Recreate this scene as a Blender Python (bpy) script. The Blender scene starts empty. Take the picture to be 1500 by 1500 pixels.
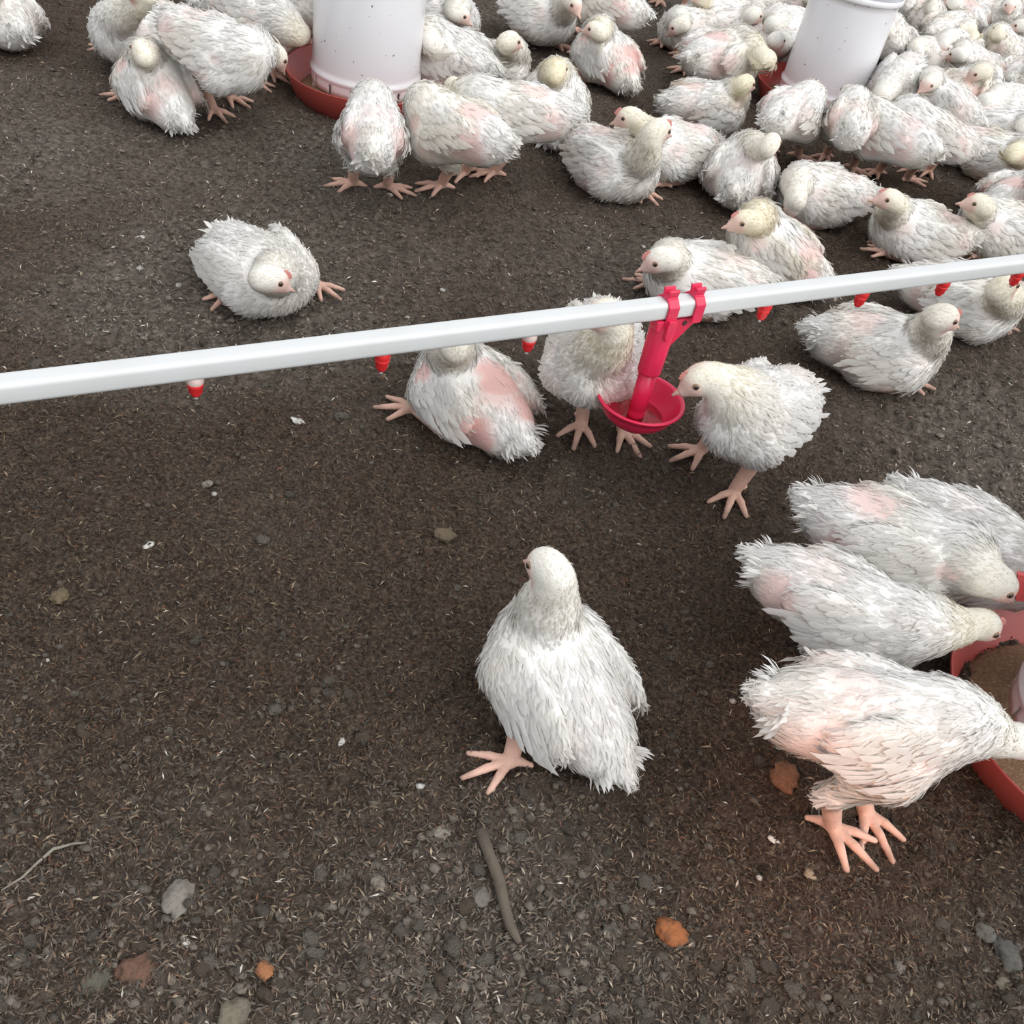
import bpy, math, random
import numpy as np
from mathutils import Vector, Matrix

C = bpy.context.scene.collection
SC = bpy.context.scene
PI = math.pi

# ------------------------------------------------------------------ camera
CAM_H = 0.95
FPX = 1430.0
NAD = np.array([408.0 - 750.0, 2290.0 - 750.0, FPX])      # direction of gravity seen by the camera
g = NAD / np.linalg.norm(NAD)
fwd = np.array([0.0, math.sqrt(1 - g[2] ** 2), -g[2]])
rz_ = -g[0]
rb = -(fwd[2] * rz_) / fwd[1]
rgt = np.array([math.sqrt(1 - rz_ ** 2 - rb ** 2), rb, rz_])
dwn = np.cross(fwd, rgt)
CAMP = np.array([0.0, 0.0, CAM_H])


def P(px, py, z=0.0):
    """world point at height z that shows at photo pixel (px, py)"""
    d = rgt * (px - 750) / FPX + dwn * (py - 750) / FPX + fwd
    t = (z - CAM_H) / d[2]
    return CAMP + d * t


cam = bpy.data.cameras.new('camera')
cam.sensor_width = 36.0
cam.lens = FPX / 1500.0 * 36.0
cam.clip_start = 0.02
camo = bpy.data.objects.new('camera', cam)
C.objects.link(camo)
M = Matrix(((rgt[0], -dwn[0], -fwd[0], 0), (rgt[1], -dwn[1], -fwd[1], 0), (rgt[2], -dwn[2], -fwd[2], CAM_H), (0, 0, 0, 1)))
camo.matrix_world = M
SC.camera = camo

# ------------------------------------------------------------------ world, light, exposure
SC.view_settings.view_transform = 'Standard'
SC.view_settings.look = 'None'
SC.view_settings.exposure = 0.22
SC.view_settings.gamma = 1.0
SC.view_settings.use_curve_mapping = False
w = bpy.data.worlds.new('world')
SC.world = w
w.use_nodes = True
bg = w.node_tree.nodes['Background']
bg.inputs[0].default_value = (0.95, 0.97, 1.0, 1)
bg.inputs[1].default_value = 0.78
sun = bpy.data.lights.new('daylight', 'SUN')
sun.energy = 1.9
sun.angle = math.radians(70)
sun.color = (1.0, 0.985, 0.96)
suno = bpy.data.objects.new('daylight', sun)
C.objects.link(suno)
suno.rotation_euler = Vector((-0.60, 0.36, -0.72)).to_track_quat('-Z', 'Y').to_euler()
warml = bpy.data.lights.new('added_warm_spot', 'SPOT')       # added spot that makes the orange glow; no such lamp in the shed
warml.energy = 15.0
warml.color = (1.0, 0.36, 0.10)
warml.spot_size = math.radians(26)
warml.spot_blend = 1.0
warml.shadow_soft_size = 0.05
warmo = bpy.data.objects.new('added_warm_spot', warml)
C.objects.link(warmo)
lt = P(1215, 1185, 0.05)
warmo.location = (lt[0] - 0.35, lt[1] - 0.75, 0.55)
warmo.rotation_euler = (Vector(lt) - warmo.location).to_track_quat('-Z', 'Y').to_euler()


# ------------------------------------------------------------------ materials
def mat(name, col=(0.8, 0.8, 0.8), rough=0.5, spec=0.5, attr=None, noise=None, bump=None, trans=0.0, sss=0.0, coat=0.0):
    m = bpy.data.materials.new(name)
    m.use_nodes = True
    nt = m.node_tree
    N = nt.nodes
    L = nt.links
    b = N['Principled BSDF']
    b.inputs['Roughness'].default_value = rough
    b.inputs['Specular IOR Level'].default_value = spec
    b.inputs['Coat Weight'].default_value = coat
    src = None
    if attr:
        a = N.new('ShaderNodeAttribute')
        a.attribute_name = attr
        src = a.outputs['Color']
    else:
        rg = N.new('ShaderNodeRGB')
        rg.outputs[0].default_value = (*col, 1)
        src = rg.outputs[0]
    if noise:
        sc, amt, col2 = noise
        tc = N.new('ShaderNodeTexCoord')
        nz = N.new('ShaderNodeTexNoise')
        nz.inputs['Scale'].default_value = sc
        nz.inputs['Detail'].default_value = 6
        L.new(tc.outputs['Object'], nz.inputs['Vector'])
        rp = N.new('ShaderNodeMapRange')
        rp.inputs[1].default_value = 0.45
        rp.inputs[2].default_value = 0.75
        rp.inputs[3].default_value = 0.0
        rp.inputs[4].default_value = amt
        L.new(nz.outputs['Fac'], rp.inputs[0])
        mx = N.new('ShaderNodeMix')
        mx.data_type = 'RGBA'
        L.new(rp.outputs[0], mx.inputs['Factor'])
        L.new(src, mx.inputs['A'])
        mx.inputs['B'].default_value = (*col2, 1)
        src = mx.outputs['Result']
    L.new(src, b.inputs['Base Color'])
    if sss:
        b.inputs['Subsurface Weight'].default_value = sss
        b.inputs['Subsurface Radius'].default_value = (1.0, 0.5, 0.35)
        b.inputs['Subsurface Scale'].default_value = 0.006
    if bump:
        sc, st = bump
        tc2 = N.new('ShaderNodeTexCoord')
        nb = N.new('ShaderNodeTexNoise')
        nb.inputs['Scale'].default_value = sc
        nb.inputs['Detail'].default_value = 5
        L.new(tc2.outputs['Object'], nb.inputs['Vector'])
        bm_ = N.new('ShaderNodeBump')
        bm_.inputs['Strength'].default_value = st
        bm_.inputs['Distance'].default_value = 0.003
        L.new(nb.outputs['Fac'], bm_.inputs['Height'])
        L.new(bm_.outputs[0], b.inputs['Normal'])
    if trans:
        t = N.new('ShaderNodeBsdfTranslucent')
        L.new(src, t.inputs['Color'])
        ms = N.new('ShaderNodeMixShader')
        ms.inputs[0].default_value = trans
        L.new(b.outputs[0], ms.inputs[1])
        L.new(t.outputs[0], ms.inputs[2])
        L.new(ms.outputs[0], N['Material Output'].inputs['Surface'])
    return m


MAT = dict(
    feather=mat('white_feathers', rough=0.95, spec=0.1, attr='Col', trans=0.35),
    bird=mat('down_and_skin', rough=0.75, spec=0.25, attr='Col', bump=(260, 0.35)),
    beak=mat('pinkish_horn', (0.66, 0.42, 0.34), 0.4, 0.4, noise=(60, 0.5, (0.75, 0.58, 0.48))),
    pupil=mat('eye_dark', (0.02, 0.015, 0.013), 0.12, 0.6),
    iris=mat('eye_iris', (0.28, 0.17, 0.10), 0.2, 0.6),
    comb=mat('comb_pink', (0.68, 0.30, 0.27), 0.55, 0.4, noise=(90, 0.5, (0.55, 0.2, 0.18))),
    comb_red=mat('comb_red', (0.62, 0.09, 0.09), 0.5, 0.4, noise=(90, 0.5, (0.45, 0.06, 0.06))),
    pipe=mat('white_pipe_plastic', (0.66, 0.68, 0.685), 0.34, 0.5, noise=(14, 0.3, (0.54, 0.55, 0.53)), bump=(30, 0.03)),
    red=mat('pink_red_plastic', (0.70, 0.022, 0.085), 0.28, 0.5, noise=(22, 0.35, (0.60, 0.018, 0.06)), sss=0.15),
    nred=mat('nipple_red', (0.76, 0.03, 0.035), 0.3, 0.5),
    nclear=mat('nipple_pale_collar', (0.80, 0.62, 0.58), 0.3, 0.5),
    pin=mat('nipple_steel_pin', (0.6, 0.6, 0.6), 0.3, 0.6),
    screw=mat('dark_screw', (0.06, 0.03, 0.03), 0.4, 0.5),
    pan=mat('red_pan_plastic', (0.48, 0.085, 0.070), 0.38, 0.45, noise=(9, 0.5, (0.42, 0.075, 0.065)), bump=(60, 0.05)),
    tube=mat('white_hopper_plastic', (0.80, 0.80, 0.83), 0.24, 0.5, noise=(5, 0.3, (0.74, 0.74, 0.77)), coat=0.15),
    feed=mat('feed_crumbs', (0.26, 0.17, 0.105), 0.9, 0.1, noise=(220, 0.9, (0.42, 0.31, 0.21)), bump=(500, 1.0)),
    twig=mat('dull_bark', (0.13, 0.107, 0.085), 0.9, 0.2, noise=(60, 0.6, (0.075, 0.06, 0.047)), bump=(120, 0.6)),
)
mw = bpy.data.materials.new('cup_water')
mw.use_nodes = True
b_ = mw.node_tree.nodes['Principled BSDF']
b_.inputs['Base Color'].default_value = (0.85, 0.65, 0.6, 1)
b_.inputs['Roughness'].default_value = 0.12
b_.inputs['Transmission Weight'].default_value = 1.0
b_.inputs['IOR'].default_value = 1.33
MAT['water'] = mw


# ------------------------------------------------------------------ mesh helpers
def fast_mesh(name, V, F, cols=None, smooth=True, normals=None, mats=None, midx=None):
    """V (n,3), F (m,k) with one polygon size"""
    me = bpy.data.meshes.new(name)
    V = np.asarray(V, np.float32)
    F = np.asarray(F, np.int32)
    m, k = F.shape
    me.vertices.add(len(V))
    me.vertices.foreach_set('co', V.ravel())
    me.loops.add(m * k)
    me.loops.foreach_set('vertex_index', F.ravel())
    me.polygons.add(m)
    me.polygons.foreach_set('loop_start', np.arange(0, m * k, k, dtype=np.int32))
    me.update(calc_edges=True)
    me.polygons.foreach_set('use_smooth', np.full(m, smooth, dtype=bool))
    if cols is not None:
        a = me.color_attributes.new('Col', 'FLOAT_COLOR', 'POINT')
        c4 = np.ones((len(V), 4), np.float32)
        c4[:, :3] = cols
        a.data.foreach_set('color', c4.ravel())
    if mats:
        for m_ in mats:
            me.materials.append(m_)
    if midx is not None:
        me.polygons.foreach_set('material_index', np.asarray(midx, np.int32))
    if normals is not None:
        me.normals_split_custom_set_from_vertices(np.asarray(normals, np.float32).tolist())
    return me


def link(name, me, parent=None, m=None, loc=None):
    o = bpy.data.objects.new(name, me)
    C.objects.link(o)
    if m is not None and not me.materials:
        me.materials.append(m)
    if parent is not None:
        o.parent = parent
    if loc is not None:
        o.location = loc
    return o


def thing(name, label, cat, loc=(0, 0, 0), rotz=0.0, group=None):
    o = bpy.data.objects.new(name, None)
    o.empty_display_size = 0.05
    C.objects.link(o)
    o.location = loc
    o.rotation_euler = (0, 0, rotz)
    o['label'] = label
    o['category'] = cat
    if group:
        o['group'] = group
    return o


def lathe(prof, n=64, closed=False):
    """profile [(r,z)...] -> verts, quads"""
    V = []
    F = []
    for r, z in prof:
        for i in range(n):
            a = 2 * PI * i / n
            V.append((r * math.cos(a), r * math.sin(a), z))
    k = len(prof)
    for j in range(k if closed else k - 1):
        j2 = (j + 1) % k
        for i in range(n):
            i2 = (i + 1) % n
            F.append((j * n + i, j * n + i2, j2 * n + i2, j2 * n + i))
    return np.array(V), np.array(F)


def sweep(path, radii, n=8, cap=True):
    """tube along points"""
    path = [Vector(p) for p in path]
    V = []
    F = []
    up = Vector((0, 0, 1))
    k = len(path)
    for i, p in enumerate(path):
        t = (path[min(i + 1, k - 1)] - path[max(i - 1, 0)]).normalized()
        u = up if abs(t.z) < 0.9 else Vector((1, 0, 0))
        a = t.cross(u).normalized()
        b2 = a.cross(t).normalized()
        for j in range(n):
            an = 2 * PI * j / n
            V.append(p + (a * math.cos(an) + b2 * math.sin(an)) * radii[i])
    for i in range(k - 1):
        for j in range(n):
            j2 = (j + 1) % n
            F.append((i * n + j, (i + 1) * n + j, (i + 1) * n + j2, i * n + j2))
    if cap:
        for i, o in ((0, 0), (k - 1, (k - 1) * n)):
            c = len(V)
            V.append(path[i])
            for j in range(n):
                F.append((o + j, o + (j + 1) % n, c, c) if i == 0 else (o + (j + 1) % n, o + j, c, c))
    return V, F


def pymesh(name, V, F, m, smooth=True):
    me = bpy.data.meshes.new(name)
    FF = [tuple(dict.fromkeys(f)) for f in F]
    me.from_pydata([tuple(v) for v in V], [], FF)
    me.polygons.foreach_set('use_smooth', [smooth] * len(me.polygons))
    me.materials.append(m)
    me.update()
    return me


def prism(poly, y0, y1, bev=0.0):
    """extrude an xz polygon along y"""
    n = len(poly)
    V = [(x, y0, z) for x, z in poly] + [(x, y1, z) for x, z in poly]
    F = [tuple(range(n)), tuple(range(2 * n - 1, n - 1, -1))]
    for i in range(n):
        j = (i + 1) % n
        F.append((j, i, n + i, n + j))
    return V, F


def bevel(o, wd, seg=2):
    b = o.modifiers.new('bevel', 'BEVEL')
    b.width = wd
    b.segments = seg
    b.limit_method = 'ANGLE'
    b.angle_limit = math.radians(35)
    return o


# ------------------------------------------------------------------ noise
_rs = np.random.RandomState(7)
_G = _rs.rand(256, 256).astype(np.float32)


def vnoise(x, y):
    xi = np.floor(x).astype(int)
    yi = np.floor(y).astype(int)
    fx = x - xi
    fy = y - yi
    fx = fx * fx * (3 - 2 * fx)
    fy = fy * fy * (3 - 2 * fy)
    a = _G[xi % 256, yi % 256]
    b = _G[(xi + 1) % 256, yi % 256]
    c = _G[xi % 256, (yi + 1) % 256]
    d = _G[(xi + 1) % 256, (yi + 1) % 256]
    return a * (1 - fx) * (1 - fy) + b * fx * (1 - fy) + c * (1 - fx) * fy + d * fx * fy


def fbm(x, y, o=4):
    s = 0
    a = 0.5
    for i in range(o):
        s = s + a * vnoise(x * 2 ** i + 17 * i, y * 2 ** i + 31 * i)
        a *= 0.5
    return s


def ground_z(x, y):
    """height of the trodden litter"""
    z = (fbm(x * 2.3, y * 2.3, 2) - 0.36) * 0.022
    z = z + (fbm(x * 14, y * 14, 3) - 0.42) * 0.010
    lump = fbm(x * 24 + 4, y * 24 + 7, 2)
    z = z + np.clip(lump - 0.36, 0, 1) * 0.034 * np.clip(0.35 + litter_tone(x, y), 0, 1)
    rg = fbm(x * 45 + 9, y * 45, 3)
    z = z + np.clip(rg - 0.40, 0, 1) * 0.034
    z = z + (fbm(x * 150, y * 150, 2) - 0.37) * 0.0045
    return z


def litter_tone(x, y):
    """0 dark damp chocolate litter, 1 dry grey litter"""
    t = fbm(x * 2.1 + 3.3, y * 2.1 + 8.1, 3)
    near = np.clip((0.80 - y) / 0.40, 0, 1)
    return np.clip((t - 0.38) * 2.8 + 0.20 + near * 0.45, 0, 1)


# ------------------------------------------------------------------ floor
def axis_steps(a, b, s0, grow=1.0, smax=1.0):
    out = [a]
    s = s0
    while out[-1] < b:
        out.append(out[-1] + s)
        s = min(s * grow, smax)
    return np.array(out)


ys = np.concatenate([np.linspace(-1.6, 0.10, 40)[:-1], axis_steps(0.10, 6.0, 0.0062, 1.0042, 0.05), np.linspace(6.2, 12, 30)])
xs = np.concatenate([np.linspace(-6.0, -2.4, 40)[:-1], np.linspace(-2.4, -0.75, 70)[:-1], np.linspace(-0.75, 1.0, 250)[:-1], np.linspace(1.0, 3.9, 130)[:-1], np.linspace(3.9, 9.0, 50)])
X, Y = np.meshgrid(xs, ys, indexing='ij')
Z = ground_z(X, Y)
V = np.stack([X, Y, Z], -1).reshape(-1, 3)
nx, ny = X.shape
I = np.arange(nx * ny).reshape(nx, ny)
F = np.stack([I[:-1, :-1], I[1:, :-1], I[1:, 1:], I[:-1, 1:]], -1).reshape(-1, 4)

mf = bpy.data.materials.new('trodden_litter')
mf.use_nodes = True
nt = mf.node_tree
N = nt.nodes
L = nt.links
pb = N['Principled BSDF']
pb.inputs['Roughness'].default_value = 0.92
pb.inputs['Specular IOR Level'].default_value = 0.18
tc = N.new('ShaderNodeTexCoord')


def nnoise(scale, det=6, dist=0.0):
    n = N.new('ShaderNodeTexNoise')
    n.inputs['Scale'].default_value = scale
    n.inputs['Detail'].default_value = det
    n.inputs['Distortion'].default_value = dist
    L.new(tc.outputs['Object'], n.inputs['Vector'])
    return n.outputs['Fac']


def ramp(src, stops):
    r = N.new('ShaderNodeValToRGB')
    e = r.color_ramp.elements
    while len(e) < len(stops):
        e.new(0.5)
    for k, (p, c) in enumerate(stops):
        e[k].position = p
        e[k].color = (*c, 1)
    L.new(src, r.inputs[0])
    return r.outputs[0]


def mixc(f, a, b):
    m = N.new('ShaderNodeMix')
    m.data_type = 'RGBA'
    if isinstance(f, float):
        m.inputs['Factor'].default_value = f
    else:
        L.new(f, m.inputs['Factor'])
    L.new(a, m.inputs['A'])
    L.new(b, m.inputs['B'])
    return m.outputs['Result']


at = N.new('ShaderNodeAttribute')
at.attribute_name = 'Col'
fine = ramp(nnoise(190, 5, 0.6), [(0.30, (0.024, 0.016, 0.012)), (0.46, (0.060, 0.042, 0.032)), (0.58, (0.088, 0.064, 0.047)), (0.74, (0.17, 0.125, 0.088))])
grey = ramp(nnoise(90, 6, 0.3), [(0.30, (0.042, 0.034, 0.028)), (0.5, (0.125, 0.107, 0.090)), (0.72, (0.22, 0.195, 0.168))])
base = mixc(at.outputs['Color'], fine, grey)
L.new(base, pb.inputs['Base Color'])
bp = N.new('ShaderNodeBump')
bp.inputs['Strength'].default_value = 0.9
bp.inputs['Distance'].default_value = 0.006
L.new(nnoise(260, 6, 0.8), bp.inputs['Height'])
L.new(bp.outputs[0], pb.inputs['Normal'])
tone = litter_tone(X, Y).ravel()
floor_me = fast_mesh('floor', V, F, cols=np.repeat(tone[:, None] * 0.8, 3, 1), mats=[mf])
floor = link('floor', floor_me)
floor['kind'] = 'structure'
floor['label'] = 'dark brown trodden poultry litter covering the shed floor'

# ---- loose husks and crumbs: nobody could count them
rng = np.random.RandomState(11)


def in_view(n):
    """random floor points, dense near the camera"""
    px = rng.uniform(-160, 1720, n)
    py = 1560 - (rng.rand(n) ** 0.92) * 1620
    d = rgt[None] * ((px - 750) / FPX)[:, None] + dwn[None] * ((py - 750) / FPX)[:, None] + fwd[None]
    t = -CAM_H / d[:, 2]
    return CAMP[None] + d * t[:, None]


def husks(n, seed):
    p = in_view(n)
    x = p[:, 0]
    y = p[:, 1]
    t = litter_tone(x, y)
    keep = rng.rand(n) < 0.45 + 0.55 * fbm(x * 9, y * 9, 3) * 1.6
    x, y, t = x[keep], y[keep], t[keep]
    n = len(x)
    z = ground_z(x, y) + rng.uniform(0.0004, 0.0034, n)
    far = np.clip(y / 1.2, 0.75, 2.2)
    ln = rng.uniform(0.0050, 0.0115, n) * (0.75 + 0.3 * far)
    lng = rng.rand(n) < 0.02
    ln = np.where(lng, ln * 1.9, ln)
    wd = ln * rng.uniform(0.13, 0.27, n)
    wd = np.where(lng, wd * 0.45, wd)
    an = rng.uniform(0, 2 * PI, n)
    tl = rng.uniform(-0.5, 0.5, n)
    rl = rng.uniform(-0.6, 0.6, n)
    a = np.stack([np.cos(an) * np.cos(tl), np.sin(an) * np.cos(tl), np.sin(tl)], -1)
    s = np.stack([-np.sin(an) * np.cos(rl), np.cos(an) * np.cos(rl), np.sin(rl)], -1)
    c = np.stack([x, y, z], -1)
    arch = np.zeros((n, 3))
    arch[:, 2] = ln * 0.14
    v = np.stack([c - a * ln[:, None] / 2, c + s * wd[:, None] / 2 + arch, c + a * ln[:, None] / 2, c - s * wd[:, None] / 2 + arch], 1).reshape(-1, 3)
    f = np.arange(4 * n).reshape(n, 4)
    pal = np.array([(0.040, 0.027, 0.020), (0.080, 0.053, 0.038), (0.135, 0.092, 0.062), (0.21, 0.15, 0.098), (0.12, 0.102, 0.085), (0.33, 0.25, 0.17), (0.55, 0.50, 0.43), (0.16, 0.078, 0.046)])
    pr = np.array([0.20, 0.27, 0.19, 0.08, 0.20, 0.025, 0.005, 0.03])
    k = rng.choice(len(pal), n, p=pr / pr.sum())
    col = pal[k] * rng.uniform(0.75, 1.2, n)[:, None]
    gr = col.mean(1, keepdims=True) * np.array([[1.06, 0.98, 0.88]])
    col = col * (1 - 0.6 * t[:, None]) + gr * 0.6 * t[:, None]
    col *= (0.78 + 1.0 * t[:, None])
    return v, f, np.repeat(col, 4, 0)


mh = mat('husk', rough=0.85, spec=0.2, attr='Col', trans=0.1)
v, f, col = husks(172000, 1)
o = link('litter', fast_mesh('litter', v, f, cols=col, smooth=False, mats=[mh]))
o['kind'] = 'stuff'
o['label'] = 'loose brown rice husks and shavings strewn over the floor'
o['category'] = 'litter'


def clod_base(seed, sub=2):
    import bmesh
    r = random.Random(seed)
    bm = bmesh.new()
    bmesh.ops.create_icosphere(bm, subdivisions=sub, radius=1.0)
    of = [r.uniform(0, 50) for _ in range(3)]
    V = np.array([v.co[:] for v in bm.verts])
    F = np.array([[x.index for x in f.verts] for f in bm.faces])
    bm.free()
    q = 1 + 0.7 * (fbm(V[:, 0] * 1.4 + of[0] + V[:, 2], V[:, 1] * 1.4 + of[1] - V[:, 2] * 0.7, 3) - 0.45) + 0.40 * (vnoise(V[:, 0] * 3.2 + of[2], V[:, 1] * 3.2 + V[:, 2] * 2.6 + 60) - 0.5) + 0.3 * (vnoise(V[:, 0] * 8 + of[1], V[:, 1] * 8 + V[:, 2] * 7 + 40) - 0.5)
    V = V * q[:, None]
    V[:, 2] *= 0.62
    return V, F


CB = [clod_base(s, 1) for s in range(8)]
# crumbs too small to pick apart
n = 10200
p = in_view(n)
x, y = p[:, 0], p[:, 1]
t = litter_tone(x, y)
keep = rng.rand(n) < 0.2 + 0.8 * t
x, y, t = x[keep], y[keep], t[keep]
VV = []
FF = []
CC = []
off = 0
for i in range(len(x)):
    cv, cf = CB[i % 8]
    s = rng.uniform(0.0020, 0.0066) * (0.75 + 0.25 * t[i])
    a = rng.uniform(0, 6.28)
    rx = cv[:, 0] * math.cos(a) - cv[:, 1] * math.sin(a)
    ry = cv[:, 0] * math.sin(a) + cv[:, 1] * math.cos(a)
    q = np.stack([rx * s * rng.uniform(0.8, 1.5) + x[i], ry * s + y[i], cv[:, 2] * s + ground_z(x[i], y[i]) + s * 0.2], -1)
    VV.append(q)
    FF.append(cf + off)
    off += len(q)
    c = np.array((0.135, 0.117, 0.098)) * rng.uniform(0.5, 1.4) * (0.75 + 0.5 * t[i])
    if rng.rand() < 0.012:
        c = np.array((0.5, 0.48, 0.45))
    CC.append(np.repeat(c[None], len(q), 0))
mcl = mat('caked_litter', rough=0.95, spec=0.1, attr='Col', noise=(260, 0.6, (0.06, 0.05, 0.04)), bump=(330, 0.6))
mcl3 = mat('clod_surface', rough=0.95, spec=0.1, attr='Col', noise=(5.0, 0.55, (0.07, 0.057, 0.046)))
nt3 = mcl3.node_tree
tc3 = nt3.nodes.new('ShaderNodeTexCoord')
nb3 = nt3.nodes.new('ShaderNodeTexNoise')
nb3.inputs['Scale'].default_value = 6.0
nb3.inputs['Detail'].default_value = 6
nt3.links.new(tc3.outputs['Object'], nb3.inputs['Vector'])
bb3 = nt3.nodes.new('ShaderNodeBump')
bb3.inputs['Strength'].default_value = 0.8
bb3.inputs['Distance'].default_value = 0.25
nt3.links.new(nb3.outputs['Fac'], bb3.inputs['Height'])
nt3.links.new(bb3.outputs[0], nt3.nodes['Principled BSDF'].inputs['Normal'])
o = link('litter_crumbs', fast_mesh('litter_crumbs', np.concatenate(VV), np.concatenate(FF), cols=np.concatenate(CC), mats=[mcl]))
o['kind'] = 'stuff'
o['label'] = 'small crumbs of caked litter scattered over the floor'
o['category'] = 'litter'

# clods one can pick out: pieces of the floor
tones = [(0.20, 0.174, 0.148), (0.24, 0.212, 0.18), (0.175, 0.148, 0.122), (0.20, 0.157, 0.122), (0.28, 0.25, 0.213)]
clod_me = []
for s in range(10):
    cv, cf = clod_base(100 + s, 3)
    cme = fast_mesh('clod', cv, cf, cols=np.repeat(np.array([tones[s % 5]]), len(cv), 0), mats=[mcl3])
    clod_me.append(cme)
k = 0
while k < 270:
    px = rng.uniform(0, 1500)
    py = 1500 - rng.rand() ** 1.5 * 1150
    q = P(px, py)
    if rng.rand() > 0.15 + 0.85 * litter_tone(q[0:1], q[1:2])[0]:
        continue
    o = link('clod', clod_me[k % 10], floor)
    s = rng.uniform(0.0036, 0.0092)
    o.scale = (s * rng.uniform(0.9, 1.4), s, s * rng.uniform(0.7, 1.1))
    o.rotation_euler = (rng.uniform(-0.4, 0.4), rng.uniform(-0.4, 0.4), rng.uniform(0, 6.28))
    o.location = (q[0], q[1], float(ground_z(q[0], q[1])) + s * 0.05)
    k += 1


# ------------------------------------------------------------------ stones and scraps that stand out
def stone(px, py, wpx, label, col, seed, cat='stone', name='stone', flat=0.7, asp=1.2, yaw=None):
    q = P(px, py)
    d = q - CAMP
    dep = d @ fwd
    s = wpx * dep / FPX / 2
    cv, cf = clod_base(500 + seed, 3)
    cv = cv * np.array([asp, 1.0, flat]) * s / math.sqrt(asp)
    me = fast_mesh(name, cv, cf, cols=np.repeat(np.array([col]), len(cv), 0), mats=[mcl2])
    o = link(name, me)
    a = seed * 1.7 if yaw is None else yaw
    o.rotation_euler = (0, 0, a)
    o.location = (q[0], q[1], float(ground_z(q[0], q[1])) + s * 0.25 * flat)
    o['label'] = label
    o['category'] = cat
    return o


mcl2 = mat('stone_surface', rough=0.85, spec=0.2, attr='Col', noise=(140, 0.6, (0.07, 0.055, 0.045)), bump=(260, 0.9))
GR = (0.17, 0.155, 0.135)
for a in [
    (262, 1325, 50, 'flat pale grey clod alone in the lower left litter, brightest there', (0.24, 0.22, 0.19), 1),
    (203, 1430, 62, 'large reddish brown clod near the bottom left, pointed top', (0.17, 0.095, 0.068), 2),
    (140, 1442, 46, 'greenish grey stone just left of the large reddish brown clod', (0.12, 0.115, 0.09), 3),
    (345, 1488, 46, 'smooth olive grey stone cut by the bottom edge of the picture', (0.19, 0.165, 0.125), 4),
    (387, 1430, 28, 'small orange brown pebble right of the large reddish clod', (0.34, 0.15, 0.07), 5),
    (643, 1226, 29, 'round pale grey pebble up and left of the long twig', (0.25, 0.225, 0.19), 6),
    (554, 1300, 26, 'rounded beige pebble left of the middle of the twig', (0.22, 0.195, 0.16), 7),
    (705, 1316, 31, 'squarish grey stone touching the left side of the twig', GR, 8),
    (980, 1370, 42, 'oval orange clod on the warm lit litter near bottom', (0.33, 0.125, 0.05), 9),
    (1145, 1146, 46, 'long orange brown clod by the leg of the front bird', (0.24, 0.115, 0.065), 10),
    (650, 792, 30, 'light brown clod on bare litter left of the sitting bird head', (0.15, 0.115, 0.078), 11),
    (88, 877, 27, 'tan square clod on the left side of the middle litter', (0.15, 0.115, 0.07), 12),
    (1437, 1372, 32, 'grey flat stone in the lower right corner, upper one of two', (0.13, 0.125, 0.11), 13),
    (1468, 1402, 44, 'grey flat stone in the lower right corner, lower one of two', (0.11, 0.108, 0.098), 14),
    (1463, 1445, 22, 'little yellowish stone below the two corner stones', (0.17, 0.15, 0.11), 15),
    (1181, 1288, 19, 'small tan flake at the toes of the front bird', (0.30, 0.24, 0.17), 16),
    (305, 713, 17, 'tiny pale pebble below the white pipe on the left', (0.22, 0.20, 0.17), 17),
    (600, 610, 12, 'tiny grey pebble by the foot of the resting bald backed bird', GR, 18),
    (1312, 1422, 20, 'small grey lump under the two corner stones, further left', GR, 19),
]:
    stone(*a[:5], a[5])
for px, py, wp, sd, lab in [(273, 1388, 16, 31, 'bright white scrap of shell below the flat pale clod'),
                            (219, 808, 13, 32, 'white scrap of down on the litter left of centre'),
                            (436, 622, 17, 33, 'whitish feather scrap lying below the pipe between two nipples'),
                            (498, 1096, 13, 34, 'white crumb left of the sitting centre bird'),
                            (1131, 1234, 15, 35, 'pale grey crumb left of the front bird foot'),
                            (205, 352, 15, 36, 'dull white scrap left of the round bird facing the camera'),
                            (858, 366, 12, 37, 'small white scrap on bare litter above the pipe middle')]:
    stone(px, py, wp, lab, (0.62, 0.60, 0.56), sd, cat='scrap', name='white_scrap', flat=0.45, asp=1.7)

tw = [P(702, 1228), P(712, 1258), P(728, 1300), P(737, 1335), P(746, 1362), P(758, 1388)]
rt = 0.0062
Vt, Ft = sweep([(q[0], q[1], float(ground_z(q[0], q[1])) + 0.006) for q in tw], [rt * 1.15, rt * 0.95, rt, rt * 0.9, rt * 0.9, rt * 0.45], 10)
o = link('twig', pymesh('twig', Vt, Ft, MAT['twig']))
o['label'] = 'thick brown twig lying in the litter below the sitting centre bird'
o['category'] = 'twig'
tw = [P(5, 1312), P(35, 1293), P(58, 1268), P(80, 1250), P(110, 1241), P(128, 1246)]
Vt, Ft = sweep([(q[0], q[1], float(ground_z(q[0], q[1])) + 0.004) for q in tw], [0.0008, 0.0013, 0.0016, 0.0018, 0.0014, 0.0007], 6)
o = link('straw', pymesh('straw', Vt, Ft, mat('pale_straw', (0.25, 0.23, 0.19), 0.8, 0.2)))
o['label'] = 'thin curved pale straw at the lower left edge'
o['category'] = 'straw'

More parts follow.
